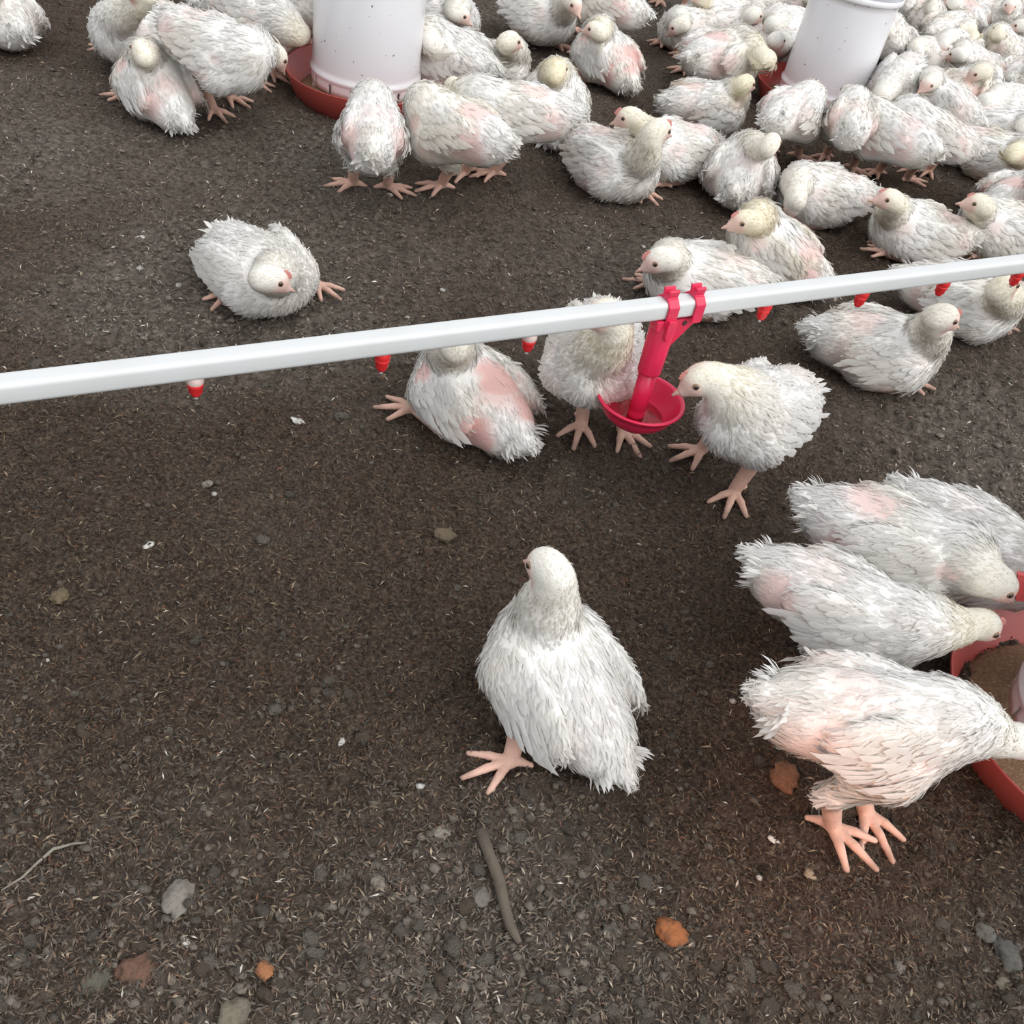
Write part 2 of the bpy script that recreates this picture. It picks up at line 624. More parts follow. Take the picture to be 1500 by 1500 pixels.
# ------------------------------------------------------------------ water pipe with nipples
PZ = 0.310
HP = 0.0128
pA = P(0, 570, PZ)
pB = P(1500, 386, PZ)
pdir = (pB - pA) / np.linalg.norm(pB - pA)
pA = pA - pdir * 1.5
pB = pB + pdir * 2.2
plen = np.linalg.norm(pB - pA)
pyaw = math.atan2(pdir[1], pdir[0])
pipe_root = thing('water_pipe', 'long white drinking water pipe hung across the litter with red nipples', 'pipe', tuple(pA), pyaw)


def rrect(h, r, k=5):
    out = []
    for cx, cy, a0 in ((h - r, h - r, 0), (-h + r, h - r, 90), (-h + r, -h + r, 180), (h - r, -h + r, 270)):
        for i in range(k + 1):
            a = math.radians(a0 + 90 * i / k)
            out.append((cx + r * math.cos(a), cy + r * math.sin(a)))
    return out


rr = rrect(HP, 0.0062)
n = len(rr)
ss = np.linspace(0, plen, 61)
Vp = [(s, a, b) for s in ss for a, b in rr]
Fp = [(i * n + j, (i + 1) * n + j, (i + 1) * n + (j + 1) % n, i * n + (j + 1) % n) for i in range(len(ss) - 1) for j in range(n)]
Fp.append(tuple(range(n)))
Fp.append(tuple(range((len(ss) - 1) * n + n - 1, (len(ss) - 1) * n - 1, -1)))
link('pipe', pymesh('pipe', Vp, [f[::-1] for f in Fp], MAT['pipe']), pipe_root)


def pipe_s(px):
    """distance along the pipe where the photo column px meets its underside"""
    lo, hi = 0.0, plen
    for _ in range(50):
        m = (lo + hi) / 2
        q = pA + pdir * m - np.array([0, 0, HP]) - CAMP
        u = 750 + FPX * (q @ rgt) / (q @ fwd)
        if u < px:
            lo = m
        else:
            hi = m
    return (lo + hi) / 2


v1, f1 = lathe([(0.0001, 0.004), (0.0098, 0.004), (0.0098, -0.008), (0.0085, -0.010), (0.0085, -0.0105)], 20)
nip_col_w = pymesh('collar', v1, f1, MAT['nclear'])
nip_col_r = pymesh('collar', v1, f1, MAT['nred'])
v1, f1 = lathe([(0.0001, -0.008), (0.0088, -0.008), (0.0088, -0.014), (0.0078, -0.015), (0.0078, -0.021), (0.0052, -0.0245), (0.0050, -0.0265), (0.0001, -0.0265)], 20)
nip_body = pymesh('nipple', v1, f1, MAT['nred'])
v1, f1 = lathe([(0.0001, -0.026), (0.0022, -0.026), (0.0022, -0.0312), (0.0001, -0.032)], 10)
nip_pin = pymesh('pin', v1, f1, MAT['pin'])
for px, white in ((285, 1), (561, 0), (777, 1), (1123, 0), (1266, 0), (1385, 0), (1494, 0)):
    s = pipe_s(px)
    nb_ = link('nipple', nip_body, pipe_root, loc=(s, 0, -HP))
    link('collar', nip_col_w if white else nip_col_r, nb_)
    link('pin', nip_pin, nb_)

# ------------------------------------------------------------------ red drip cup drinker
s0 = pipe_s(976)
dc = pA + pdir * s0
if 'DBG' in globals():
    print(dc)
dr = thing('cup_drinker', 'pink red plastic bowl drinker clipped under the white water pipe', 'drinker', (dc[0], dc[1], 0), pyaw)
CZ = 0.116       # bottom of the bowl
R0 = 0.058
prof = [(0.0001, 0.0), (0.020, 0.0005), (0.034, 0.006), (0.046, 0.017), (0.053, 0.029), (0.0575, 0.040), (0.0605, 0.0405), (0.0610, 0.0425), (0.0600, 0.0440), (0.0565, 0.0432), (0.0545, 0.0405), (0.0505, 0.030), (0.0440, 0.0195), (0.0325, 0.0095), (0.020, 0.0045), (0.0001, 0.004)]
v1, f1 = lathe([(r * 1.07, z * 1.05) for r, z in prof], 72)
cup = link('bowl', pymesh('bowl', v1, f1[:, ::1], MAT['red']), dr, loc=(0, 0, CZ))
v1, f1 = lathe([(0.0001, 0.0145), (0.0400, 0.0145)], 48)
link('water', pymesh('water', v1, f1[:, ::-1], MAT['water']), dr, loc=(0, 0, CZ))
crng = random.Random(5)
vv, ff = [], []
for i in range(60):
    a = crng.uniform(0, 6.28)
    r = 0.033 * math.sqrt(crng.random() * 0.6) + 0.004
    l_ = crng.uniform(0.0012, 0.0030)
    b = crng.uniform(0, 6.28)
    c = Vector((r * math.cos(a), r * math.sin(a), 0.0110))
    u = Vector((math.cos(b), math.sin(b), 0.2)) * l_
    w_ = Vector((-math.sin(b), math.cos(b), 0.1)) * l_ * 0.4
    k = len(vv)
    vv += [c - u, c + w_, c + u, c - w_ + Vector((0, 0, 0.001))]
    ff.append((k, k + 1, k + 2, k + 3))
sed = link('sediment', pymesh('sediment', vv, ff, MAT['twig'], False), dr, loc=(0, 0, CZ))
sed['kind'] = 'stuff'
stem_top = PZ - HP - 0.004 - CZ
v1, f1 = lathe([(0.0001, 0.003), (0.0125, 0.003), (0.0125, 0.022), (0.0108, 0.026), (0.0128, 0.028), (0.0132, 0.092), (0.0001, 0.092)], 28)
link('lower_stem', pymesh('lower_stem', v1, f1, MAT['red']), dr, loc=(0, 0, CZ))
v1, f1 = lathe([(0.0130, 0.090), (0.0172, 0.092), (0.0168, 0.094), (0.0180, stem_top - 0.002), (0.0168, stem_top), (0.0001, stem_top)], 28)
link('upper_stem', pymesh('upper_stem', v1, f1, MAT['red']), dr, loc=(0, 0, CZ))
# saddle clips round the pipe (y is across the pipe)
th = 0.0032
h = HP + 0.0008
outl = [(-h - th, -h - 0.006), (-h - th, h * 0.6), (-h * 0.6, h + th), (-0.006, h + th), (-0.008, h + th + 0.011), (-0.004, h + th + 0.012),
        (0.0, h + th + 0.003), (0.004, h + th + 0.012), (0.008, h + th + 0.011), (0.006, h + th), (h * 0.6, h + th), (h + th, h * 0.6), (h + th, -h - 0.006), (h, -h - 0.006), (h, h * 0.5), (h * 0.5, h), (-h * 0.5, h), (-h, h * 0.5), (-h, -h - 0.006)]


def clip(sx, wd):
    n = len(outl)
    V = [(sx - wd / 2, a, b) for a, b in outl] + [(sx + wd / 2, a, b) for a, b in outl]
    F = [tuple(range(n)), tuple(range(2 * n - 1, n - 1, -1))]
    for i in range(n):
        j = (i + 1) % n
        F.append((j, i, n + i, n + j))
    o = link('clip', pymesh('clip', V, F, MAT['red'], False), dr, loc=(0, 0, PZ))
    bevel(o, 0.0008, 1)
    return o


c1 = clip(-0.003, 0.017)
c2 = clip(0.040, 0.016)
# latch tongue and hook on the near side of the first clip
tg = [(-0.005, 0.0), (0.005, 0.0), (0.0065, -0.010), (0.0055, -0.026), (0.003, -0.031), (-0.003, -0.031), (-0.0055, -0.026), (-0.0065, -0.010)]
Vt, Ft = prism(tg, -0.0030, 0.0030)
o = link('latch', pymesh('latch', Vt, Ft, MAT['red'], False), dr, loc=(-0.003, -h - th - 0.0015, PZ - h + 0.004))
bevel(o, 0.001, 2)
Vt, Ft = prism([(-0.012, 0.002), (0.0, 0.002), (0.0, -0.012), (-0.007, -0.015), (-0.012, -0.010)], -0.008, 0.008)
o = link('hook', pymesh('hook', Vt, Ft, MAT['red'], False), dr, loc=(-0.0105, -h * 0.5, PZ - h - 0.001))
bevel(o, 0.0012, 2)
# brace from the stem up to the second clip
Vt, Ft = prism([(0.012, -0.006), (0.050, -0.004), (0.050, -0.010), (0.018, -0.048), (0.010, -0.052)], -0.006, 0.006)
br = link('brace', pymesh('brace', Vt, Ft, MAT['red'], False), dr, loc=(0, 0, PZ - HP))
bevel(br, 0.0012, 2)
v1, f1 = lathe([(0.0001, 0.0008), (0.0030, 0.0008), (0.0038, 0.0), (0.0038, -0.003)], 14)
o = link('screw', pymesh('screw', v1, f1, MAT['screw']), br, loc=(0.030, -0.0065, -0.012))
o.rotation_euler = (PI / 2, 0, 0)


# ------------------------------------------------------------------ feeders
def feeder(pos, R, tube_r, tube_h, label, yaw=0.0, lift=0.0, top_open=False):
    root = thing('feeder', label, 'feeder', (pos[0], pos[1], 0), yaw, 'red and white pan feeders')
    hh = 0.066
    prof = [(0.0001, 0.004), (R * 0.80, 0.004), (R * 0.84, 0.008), (R * 0.985, hh), (R * 1.0, hh + 0.002), (R * 1.0, hh - 0.001), (R * 0.865, 0.003), (R * 0.82, -0.001), (0.0001, -0.001)]
    v, f = lathe(prof, 96)
    link('pan', pymesh('pan', v, f[:, ::-1], MAT['pan']), root, loc=(0, 0, lift))
    v, f = lathe([(0.0001, 0.030), (tube_r, 0.030), (R * 0.78, 0.020), (R * 0.84, 0.006)], 60)
    v[:, 2] += (fbm(v[:, 0] * 90, v[:, 1] * 90, 3) - 0.42) * 0.008
    fd = link('feed', pymesh('feed', v, f[:, ::-1], MAT['feed']), root, loc=(0, 0, lift))
    fd['kind'] = 'stuff'
    # hopper tube, notched at its foot
    n = 112
    zs = [0.040, 0.052, 0.062, 0.066, 0.070, 0.076, 0.080, 0.088, 0.092]
    rs = [1.0, 1.005, 1.008, 1.01, 1.035, 1.035, 1.005, 1.0, 1.0]
    zz = list(np.linspace(0.10, tube_h, 14))
    rr_ = [1.0 - 0.035 * (z - 0.10) for z in zz]
    if top_open:
        zz += [tube_h + 0.001, tube_h + 0.003, tube_h + 0.014, tube_h + 0.016]
        rr_ += [1.045, 1.06, 1.06, 1.03]
    zs += zz
    rs += rr_
    V, F = lathe([(tube_r * a, z) for a, z in zip(rs, zs)], n)
    F = [tuple(q) for i, q in enumerate(F) if not (i < 2 * n and i % 8 < 1)]
    hp = link('hopper', pymesh('hopper', V, F, MAT['tube']), root, loc=(0, 0, lift))
    so = hp.modifiers.new('wall', 'SOLIDIFY')
    so.thickness = 0.0035
    so.offset = -1
    for i in range(6):
        a = i * PI / 3 + 0.3
        V, F = prism([(0.0, 0.028), (tube_r * 1.0, 0.028), (tube_r * 1.0, 0.052), (tube_r * 0.85, 0.040)], -0.002, 0.002)
        sp = link('spoke', pymesh('spoke', V, F, MAT['tube'], False), root, loc=(0, 0, lift))
        sp.rotation_euler = (0, 0, a)
    # specks of dirt splashed on the tube
    r_ = random.Random(int(abs(pos[0]) * 1000))
    V, F = [], []
    for i in range(46):
        a = r_.uniform(0, 2 * PI)
        z = r_.uniform(0.10, min(tube_h, 0.34))
        l_ = r_.uniform(0.0012, 0.0034)
        b = r_.uniform(0, PI)
        rad = tube_r * (1 - 0.035 * (z - 0.1)) + 0.0006
        for du, dv in ((1, 0), (0, 0.45), (-1, 0), (0, -0.45)):
            u = (du * math.cos(b) - dv * math.sin(b)) * l_
            vv_ = (du * math.sin(b) + dv * math.cos(b)) * l_
            V.append((rad * math.cos(a + u / rad), rad * math.sin(a + u / rad), z + vv_))
        k = len(V)
        F.append((k - 4, k - 3, k - 2, k - 1))
    sp = link('dirt_specks', pymesh('dirt_specks', V, F, MAT['twig'], False), root, loc=(0, 0, lift))
    sp['kind'] = 'stuff'
    return root


f1p = P(536, 104, 0.068)
feeder(f1p, 0.196, 0.130, 0.55, 'white tube feeder with red pan ringed by birds, upper left', 0.2)
f2p = P(1205, 128, 0.068)
feeder(f2p, 0.196, 0.122, 0.325, 'white tube feeder with red pan in the crowd, upper right', 0.5, top_open=True)
f3p = P(1634, 1058, 0.068)
feeder(f3p, 0.205, 0.118, 0.40, 'red pan feeder at the lower right edge, mostly outside the picture', 0.0)


# ------------------------------------------------------------------ chickens
def rot_y(a):
    c, s = math.cos(a), math.sin(a)
    return np.array([[c, 0, s], [0, 1, 0], [-s, 0, c]])


def rot_z(a):
    c, s = math.cos(a), math.sin(a)
    return np.array([[c, -s, 0], [s, c, 0], [0, 0, 1]])


def rot_x(a):
    c, s = math.cos(a), math.sin(a)
    return np.array([[1, 0, 0], [0, c, -s], [0, s, c]])


class Field:
    """signed distance grid that grows primitive by primitive with smooth unions"""

    def __init__(self, lo, hi, h):
        self.h = h
        self.lo = np.array(lo)
        self.n = np.ceil((np.array(hi) - self.lo) / h).astype(int) + 1
        self.F = np.full(self.n, 0.06, np.float32)

    def sub(self, lo, hi):
        a = np.clip(np.floor((np.array(lo) - self.lo) / self.h).astype(int), 0, self.n)
        b = np.clip(np.ceil((np.array(hi) - self.lo) / self.h).astype(int) + 1, 0, self.n)
        ax = [(self.lo[i] + self.h * np.arange(a[i], b[i])).astype(np.float32) for i in range(3)]
        sl = tuple(slice(a[i], b[i]) for i in range(3))
        return sl, ax

    def union(self, sl, d, k):
        A = self.F[sl]
        if k <= 0:
            self.F[sl] = np.minimum(A, d)
            return
        hh = np.maximum(k - np.abs(A - d), 0) / k
        self.F[sl] = np.minimum(A, d) - hh * hh * k * 0.25

    def ell(self, c, R, r, k):
        c = np.array(c)
        r = np.array(r)
        ext = np.abs(R) @ r + k + 0.02
        sl, ax = self.sub(c - ext, c + ext)
        x = ax[0][:, None, None] - c[0]
        y = ax[1][None, :, None] - c[1]
        z = ax[2][None, None, :] - c[2]
        k0 = 0
        k1 = 0
        for i in range(3):
            q = (R[0, i] * x + R[1, i] * y + R[2, i] * z) / r[i]
            k0 = k0 + q * q
            k1 = k1 + (q / r[i]) ** 2
        k0 = np.sqrt(k0)
        k1 = np.sqrt(k1) + 1e-9
        self.union(sl, (k0 * (k0 - 1) / k1).astype(np.float32), k)

    def cap(self, a, b, ra, rb, k):
        a = np.array(a)
        b = np.array(b)
        rm = max(ra, rb) + k + 0.008
        sl, ax = self.sub(np.minimum(a, b) - rm, np.maximum(a, b) + rm)
        d = b - a
        L2 = d @ d + 1e-12
        x = ax[0][:, None, None] - a[0]
        y = ax[1][None, :, None] - a[1]
        z = ax[2][None, None, :] - a[2]
        t = np.clip((x * d[0] + y * d[1] + z * d[2]) / L2, 0, 1)
        q = np.sqrt((x - t * d[0]) ** 2 + (y - t * d[1]) ** 2 + (z - t * d[2]) ** 2) - (ra + (rb - ra) * t)
        self.union(sl, q.astype(np.float32), k)

    def mesh(self):
        F = self.F
        ins = F < 0
        cnt = np.zeros(np.array(F.shape) - 1, np.int8)
        cor = [(i, j, k) for i in (0, 1) for j in (0, 1) for k in (0, 1)]
        nx, ny, nz = F.shape
        for i, j, k in cor:
            cnt += ins[i:nx - 1 + i, j:ny - 1 + j, k:nz - 1 + k]
        act = (cnt > 0) & (cnt < 8)
        idx = np.argwhere(act)
        vid = np.full(act.shape, -1, np.int32)
        vid[act] = np.arange(len(idx))
        vals = [F[idx[:, 0] + i, idx[:, 1] + j, idx[:, 2] + k] for i, j, k in cor]
        pos = np.zeros((len(idx), 3))
        w = np.zeros(len(idx))
        for a in range(8):
            for b in range(a + 1, 8):
                df = [cor[b][q] - cor[a][q] for q in range(3)]
                if sum(abs(q) for q in df) != 1:
                    continue
                m = (vals[a] < 0) != (vals[b] < 0)
                t = np.where(m, vals[a] / np.where(m, vals[a] - vals[b], 1), 0)
                for q in range(3):
                    pos[:, q] += np.where(m, cor[a][q] + t * df[q], 0)
                w += m
        V = self.lo + self.h * (idx + pos / w[:, None])
        Q = []
        for ax in range(3):
            u, v = (ax + 1) % 3, (ax + 2) % 3
            sl0 = [slice(1, None)] * 3
            sl1 = [slice(1, None)] * 3
            sl0[ax] = slice(0, -1)
            sl1[ax] = slice(1, None)
            A = ins[tuple(sl0)]
            B = ins[tuple(sl1)]
            for flip, msk in ((False, A & ~B), (True, ~A & B)):
                e = np.argwhere(msk)
                if not len(e):
                    continue
                off = np.ones(3, int)
                off[ax] = 0
                e = e + off
                qs = []
                for du, dv in ((-1, -1), (0, -1), (0, 0), (-1, 0)):
                    c = e.copy()
                    c[:, u] += du
                    c[:, v] += dv
                    ok = np.all(c < np.array(vid.shape), 1)
                    c = np.minimum(c, np.array(vid.shape) - 1)
                    qs.append(np.where(ok, vid[c[:, 0], c[:, 1], c[:, 2]], -1))
                q = np.stack(qs, 1)
                q = q[(q >= 0).all(1)]
                Q.append(q[:, ::-1] if flip else q)
        return V, np.concatenate(Q)


WHITE = np.array((0.86, 0.85, 0.83))
YEL = np.array((0.86, 0.79, 0.585))
SKIN = np.array((0.70, 0.405, 0.37))
FACE = np.array((0.74, 0.47, 0.41))
LEG = np.array((0.66, 0.42, 0.335))
DIRT = np.array((0.50, 0.42, 0.33))


def smooth01(x, a, b):
    t = np.clip((x - a) / (b - a), 0, 1)
    return t * t * (3 - 2 * t)


def blades(root, nrm, flow, ln, wd, lift, rs, simple=False):
    """curved leaf blades: root points, surface normals, unit flow tangents"""
    n = len(root)
    side = np.cross(nrm, flow)
    side /= np.linalg.norm(side, axis=1, keepdims=True) + 1e-9
    rl = rs.uniform(-0.35, 0.35, n)[:, None]
    side = side * np.cos(rl) + nrm * np.sin(rl)
    st = ((0.0, 0.45), (0.45, 1.0), (0.8, 0.8)) if not simple else ((0.0, 0.55), (0.55, 1.0))
    rows = []
    nr = []
    L = ln[:, None]
    W = wd[:, None] * 0.5
    lf = lift[:, None]
    bend = rs.uniform(-0.12, 0.12, n)[:, None] * side
    for t, w in st:
        c = root + flow * L * t + nrm * L * (lf * t + 0.06 * math.sin(t * PI)) - nrm * 0.0015 * (1 - t) + bend * L * t * t
        rows += [c - side * W * w, c + side * W * w]
        nr += [nrm - side * 0.16, nrm + side * 0.16]
    rows.append(root + flow * L + nrm * L * (lf - 0.04) + bend * L)
    nr.append(nrm * 1.0)
    k = len(rows)
    V = np.stack(rows, 1).reshape(-1, 3)
    bn = np.stack(nr, 1).reshape(-1, 3)
    bn = bn + np.repeat(flow, k, 0) * 0.10
    bn /= np.linalg.norm(bn, axis=1, keepdims=True)
    tri = []
    for i in range(len(st) - 1):
        a = 2 * i
        tri += [(a, a + 3, a + 1), (a, a + 2, a + 3)]
    a = 2 * (len(st) - 1)
    tri.append((a, a + 2, a + 1))
    F = (np.arange(n)[:, None, None] * k + np.array(tri)[None]).reshape(-1, 3)
    return V, F, bn, k


EYE_ME = {}


def eye_mesh(big):
    if big in EYE_ME:
        return EYE_ME[big]
    V, F = [], []
    n = 14
    prof = [(0.0001, 1.0), (0.32, 0.95), (0.62, 0.78), (0.86, 0.5), (1.0, 0.0), (0.8, -0.6), (0.0001, -1.0)]
    v, f = lathe(prof, n)
    me = fast_mesh('eye', v * 0.0052, f, mats=[MAT['pupil'], MAT['iris']], midx=[1 if 2 * n <= i < 4 * n else 0 for i in range(len(f))])
    EYE_ME[big] = me
    return me


def beak_mesh():
    pts = []
    n = 10
    V, F = [], []
    for i, (x, ry, zt, zb_) in enumerate([(-0.006, 0.0105, 0.0085, -0.0085), (0.004, 0.0085, 0.0070, -0.0065), (0.012, 0.0055, 0.0045, -0.0050), (0.019, 0.0028, 0.0006, -0.0048), (0.0225, 0.0008, -0.0038, -0.0056)]):
        for j in range(n):
            a = 2 * PI * j / n
            s = math.sin(a)
            V.append((x, ry * math.cos(a), zt * s if s > 0 else -zb_ * s))
    for i in range(4):
        for j in range(n):
            j2 = (j + 1) % n
            F.append((i * n + j, i * n + j2, (i + 1) * n + j2, (i + 1) * n + j))
    c = len(V)
    V.append((0.023, 0, -0.005))
    for j in range(n):
        F.append((4 * n + j, 4 * n + (j + 1) % n, c))
    return pymesh('beak', V, F, MAT['beak'])


BEAK = beak_mesh()


def comb_mesh(red):
    pts = [(-0.012, 0.0), (0.018, -0.006), (0.021, 0.0005), (0.018, 0.0045), (0.0135, 0.0035), (0.011, 0.0085), (0.0065, 0.0055), (0.003, 0.0095), (-0.0015, 0.0055), (-0.006, 0.0075), (-0.010, 0.003)]
    V, F = prism(pts, -0.0022, 0.0022)
    return pymesh('comb', V, F, MAT['comb_red'] if red else MAT['comb'], False)


COMB = {0: comb_mesh(False), 1: comb_mesh(True)}
TRI = [0]


def chicken(label, b, t, st='lie', h=None, k=None, zb=None, zt=None, pitch=None, roll=0.0, feet=None, s=1.0, lod=2, yel=0.35, bare=0.45, dirty=0.1, comb=None, seed=0, wings=1.0, plump=1.0, spots_x=()):
    rs = np.random.RandomState(seed * 13 + 5)
    stand = st == 'stand'
    if zb is None:
        zb = {'stand': 0.172, 'lie': 0.066, 'sit': 0.082}[st]
    zb *= s
    if pitch is None:
        pitch = {'stand': 8, 'lie': 4, 'sit': 22}[st]
    cw = P(b[0], b[1], zb)
    tw_ = P(t[0], t[1], (zb if zt is None else zt))
    yaw = math.atan2(cw[1] - tw_[1], cw[0] - tw_[0])
    Rzi = rot_z(-yaw)

    def loc(p):
        return Rzi @ (np.array(p) - np.array([cw[0], cw[1], 0])) / s

    RB = rot_y(-math.radians(pitch)) @ rot_x(math.radians(roll))
    cb = np.array([0, 0, zb / s])

    def bd(x, y, z):
        return cb + RB @ np.array([x, y, z])

    fl = 1.10 if not stand else 0.86
    vox = {0: 0.0030, 1: 0.0040, 2: 0.0050, 3: 0.0060}[lod]
    # ---- neck and head
    nb = bd(0.072, 0, 0.024)
    if h is not None:
        hc = loc(P(h[0], h[1], h[2]))
    else:
        hc = bd(0.125, 0, 0.13)
    dv = hc - nb
    dl = np.linalg.norm(dv)
    if dl > 0.19:
        print('NECK long', label[:40], round(dl, 3))
        hc = nb + dv * 0.19 / dl
    elif dl < 0.06:
        hc = nb + dv * 0.06 / dl
    if k is not None:
        hd = loc(P(k[0], k[1], k[2])) - loc(P(h[0], h[1], h[2]))
    else:
        hd = np.array([1, 0, -0.15])
    hd = hd / np.linalg.norm(hd)
    hyaw = math.atan2(hd[1], hd[0])
    hp = math.asin(np.clip(hd[2], -1, 1))
    RH = rot_z(hyaw) @ rot_y(-hp)

    def hdp(x, y, z):
        return hc + RH @ np.array([x, y, z])

    ne = hdp(-0.016, 0, -0.008)
    ctrl = nb + RB @ np.array([0.045, 0, 0.030]) * min(1.0, dl / 0.12)
    ctrl = ctrl * 0.55 + 0.45 * (ne + np.array([0, 0, -0.045]) - RH @ np.array([0.03, 0, 0]))
    tt = np.linspace(0, 1, 8)[:, None]
    npt = (1 - tt) ** 2 * nb + 2 * tt * (1 - tt) * ctrl + tt ** 2 * ne
    # ---- feet
    legs = []
    for i, sd in enumerate((1, -1)):
        fy = rs.uniform(-0.2, 0.2)
        if stand:
            F_ = np.array([0.012 + rs.uniform(-0.02, 0.02), sd * 0.042, 0.0])
        else:
            F_ = np.array([0.075 + rs.uniform(-0.03, 0.0), sd * 0.052, 0.0])
        if feet:
            cand = [q for q in feet if q[2] == sd]
            if cand:
                F_ = loc(P(cand[0][0][0], cand[0][0][1], 0))
                tp = loc(P(cand[0][1][0], cand[0][1][1], 0)) - F_
                fy = math.atan2(tp[1], tp[0])
        wl = rot_z(yaw) @ F_ * s
        F_[2] = 0.0095 + max(float(ground_z(cw[0] + wl[0], cw[1] + wl[1])), -0.004) / s
        legs.append((F_, fy, sd))
    pts = [bd(0.11, 0.085, 0.09), bd(-0.17, -0.085, -0.09), bd(0.1, -0.09, -0.1), bd(-0.16, 0.09, 0.1), hc + 0.045, hc - 0.045, bd(0, 0.1, 0), bd(0, -0.1, 0)]
    for F_, fy, sd in legs:
        for a in (0, 2.1, -2.1, 1, -1):
            pts.append(F_ + 0.075 * np.array([math.cos(fy + a), math.sin(fy + a), 0.0]))
    pts = np.array(pts)
    lo = pts.min(0) - 0.02
    hi = pts.max(0) + 0.02
    lo[2] = -0.016
    fd = Field(lo, hi, vox)
    pl = plump * (0.92 if stand else 1.0)
    fd.ell(bd(0.0, 0, 0.0), RB, (0.102, 0.062 * fl * pl, 0.060), 0)
    fd.ell(bd(0.042, 0, -0.010), RB, (0.066, 0.063 * fl * pl, 0.058), 0.03)
    fd.ell(bd(-0.074, 0, 0.004), RB, (0.056, 0.046 * pl, 0.044), 0.03)
    fd.cap(bd(-0.098, 0, 0.012), bd(-0.138, 0, 0.022), 0.030, 0.013, 0.03)
    for sd in (1, -1):
        RW = RB @ rot_z(sd * -0.10) @ rot_x(sd * 0.18) @ rot_y(0.16)
        fd.ell(bd(-0.004, sd * 0.058 * fl * pl, 0.012), RW, (0.076, 0.016, 0.041), 0.010)
    for i in range(7):
        r0 = 0.039 + (0.0195 - 0.039) * (i / 7.0) ** 0.6
        r1 = 0.039 + (0.0195 - 0.039) * ((i + 1) / 7.0) ** 0.6
        fd.cap(npt[i], npt[i + 1], r0, r1, 0.022 if i < 4 else 0.012)
    fd.ell(hdp(0, 0, 0.001), RH, (0.0275, 0.0200, 0.0220), 0.010)
    fd.cap(hdp(0.014, 0, -0.004), hdp(0.028, 0, -0.007), 0.0150, 0.0090, 0.010)
    shank = []
    for F_, fy, sd in legs:
        fdir = np.array([math.cos(fy), math.sin(fy), 0])
        if stand:
            hock = F_ + np.array([-0.022, 0, 0.066])
            hock = hock * 0.8 + 0.2 * bd(-0.03, sd * 0.04, -0.10)
            knee = bd(0.028, sd * 0.040 * pl, -0.034)
            fd.cap(bd(-0.01, sd * 0.030, -0.012), knee, 0.030, 0.028, 0.03)
            fd.cap(knee, hock + np.array([0.006, 0, 0.006]), 0.027, 0.0148, 0.018)
            fd.cap(hock, F_ + np.array([0, 0, 0.004]), 0.0128, 0.0104, 0.008)
        else:
            bk = np.array([bd(0, sd * 0.055, 0)[0] - F_[0], bd(0, sd * 0.058, 0)[1] - F_[1], 0])
            bl = np.linalg.norm(bk) + 1e-6
            hock = F_ + bk / bl * min(bl, 0.065) + np.array([0, 0, 0.006])
            knee = bd(0.035, sd * 0.050, -0.018)
            fd.cap(bd(-0.015, sd * 0.045, -0.024), knee, 0.036, 0.034, 0.03)
            fd.cap(knee, hock * 0.6 + knee * 0.4, 0.034, 0.018, 0.02)
            fd.cap(hock, F_, 0.0128, 0.0104, 0.008)
        tr = 0.0060 if lod < 2 else 0.0072
        for a, l_ in ((0.0, 0.066), (0.60, 0.054), (-0.60, 0.054), (PI - 0.5 * sd, 0.028)):
            u = np.array([math.cos(fy + a), math.sin(fy + a), 0])
            m_ = F_ + u * l_ * 0.5 + np.array([0, 0, 0.0015])
            e_ = F_ + u * l_ + np.array([0, 0, -0.0030])
            fd.cap(F_, m_, tr * 1.12, tr * 0.92, 0.0022)
            fd.cap(m_, e_, tr * 0.95, tr * 0.62, 0.002)
        shank.append((hock, F_, fy))
    V, Q = fd.mesh()
    # ---- colours and regions on the surface
    BL = (V - cb) @ RB              # body frame
    HL = (V - hc) @ RH              # head frame
    dseg = np.full(len(V), 9.0)
    nt_ = np.zeros((len(V), 3))
    tn = np.zeros(len(V))
    for i in range(7):
        a_, b2 = npt[i], npt[i + 1]
        d = b2 - a_
        q = np.clip(((V - a_) @ d) / (d @ d + 1e-9), 0, 1)
        dd = np.linalg.norm(V - a_ - q[:, None] * d, axis=1)
        m_ = dd < dseg
        dseg = np.where(m_, dd, dseg)
        nt_[m_] = d / (np.linalg.norm(d) + 1e-9)
        tn = np.where(m_, (i + q) / 7.0, tn)
    dhead = np.linalg.norm(HL / np.array([1.15, 1, 1]), axis=1)
    tb = np.linalg.norm(BL / np.array([0.114, 0.078, 0.072]), axis=1)
    isneck = smooth01(tn, 0.05, 0.75) * (1 - smooth01(dseg, 0.045, 0.060)) * smooth01(tb, 0.94, 1.35)
    ishead = 1 - smooth01(dhead, 0.030, 0.040)
    isneck = np.maximum(isneck, ishead)
    isleg = np.zeros(len(V))
    for hock, F_, fy in shank:
        d = F_ - hock
        q = np.clip(((V - hock) @ d) / (d @ d), 0.0, 1)
        dd = np.linalg.norm(V - hock - q[:, None] * d, axis=1)
        lim = 0.019 if stand else 0.017
        isleg = np.maximum(isleg, (1 - smooth01(dd, lim, lim + 0.008)) * ((q > 0.12) if stand else (q > 0.0)))
        df = np.linalg.norm(V - F_, axis=1)
        isleg = np.maximum(isleg, (df < 0.078) * (V[:, 2] < F_[2] + 0.013) * (np.linalg.norm(BL / np.array([0.105, 0.068, 0.066]), axis=1) > 1.0))
    face = ishead * smooth01(HL[:, 0] - 0.5 * np.maximum(HL[:, 2], 0) + 0.25 * np.minimum(HL[:, 2] + 0.01, 0), -0.004, 0.014) * (1 - 0.55 * smooth01(HL[:, 2], 0.008, 0.020))
    pat = np.zeros(len(V))
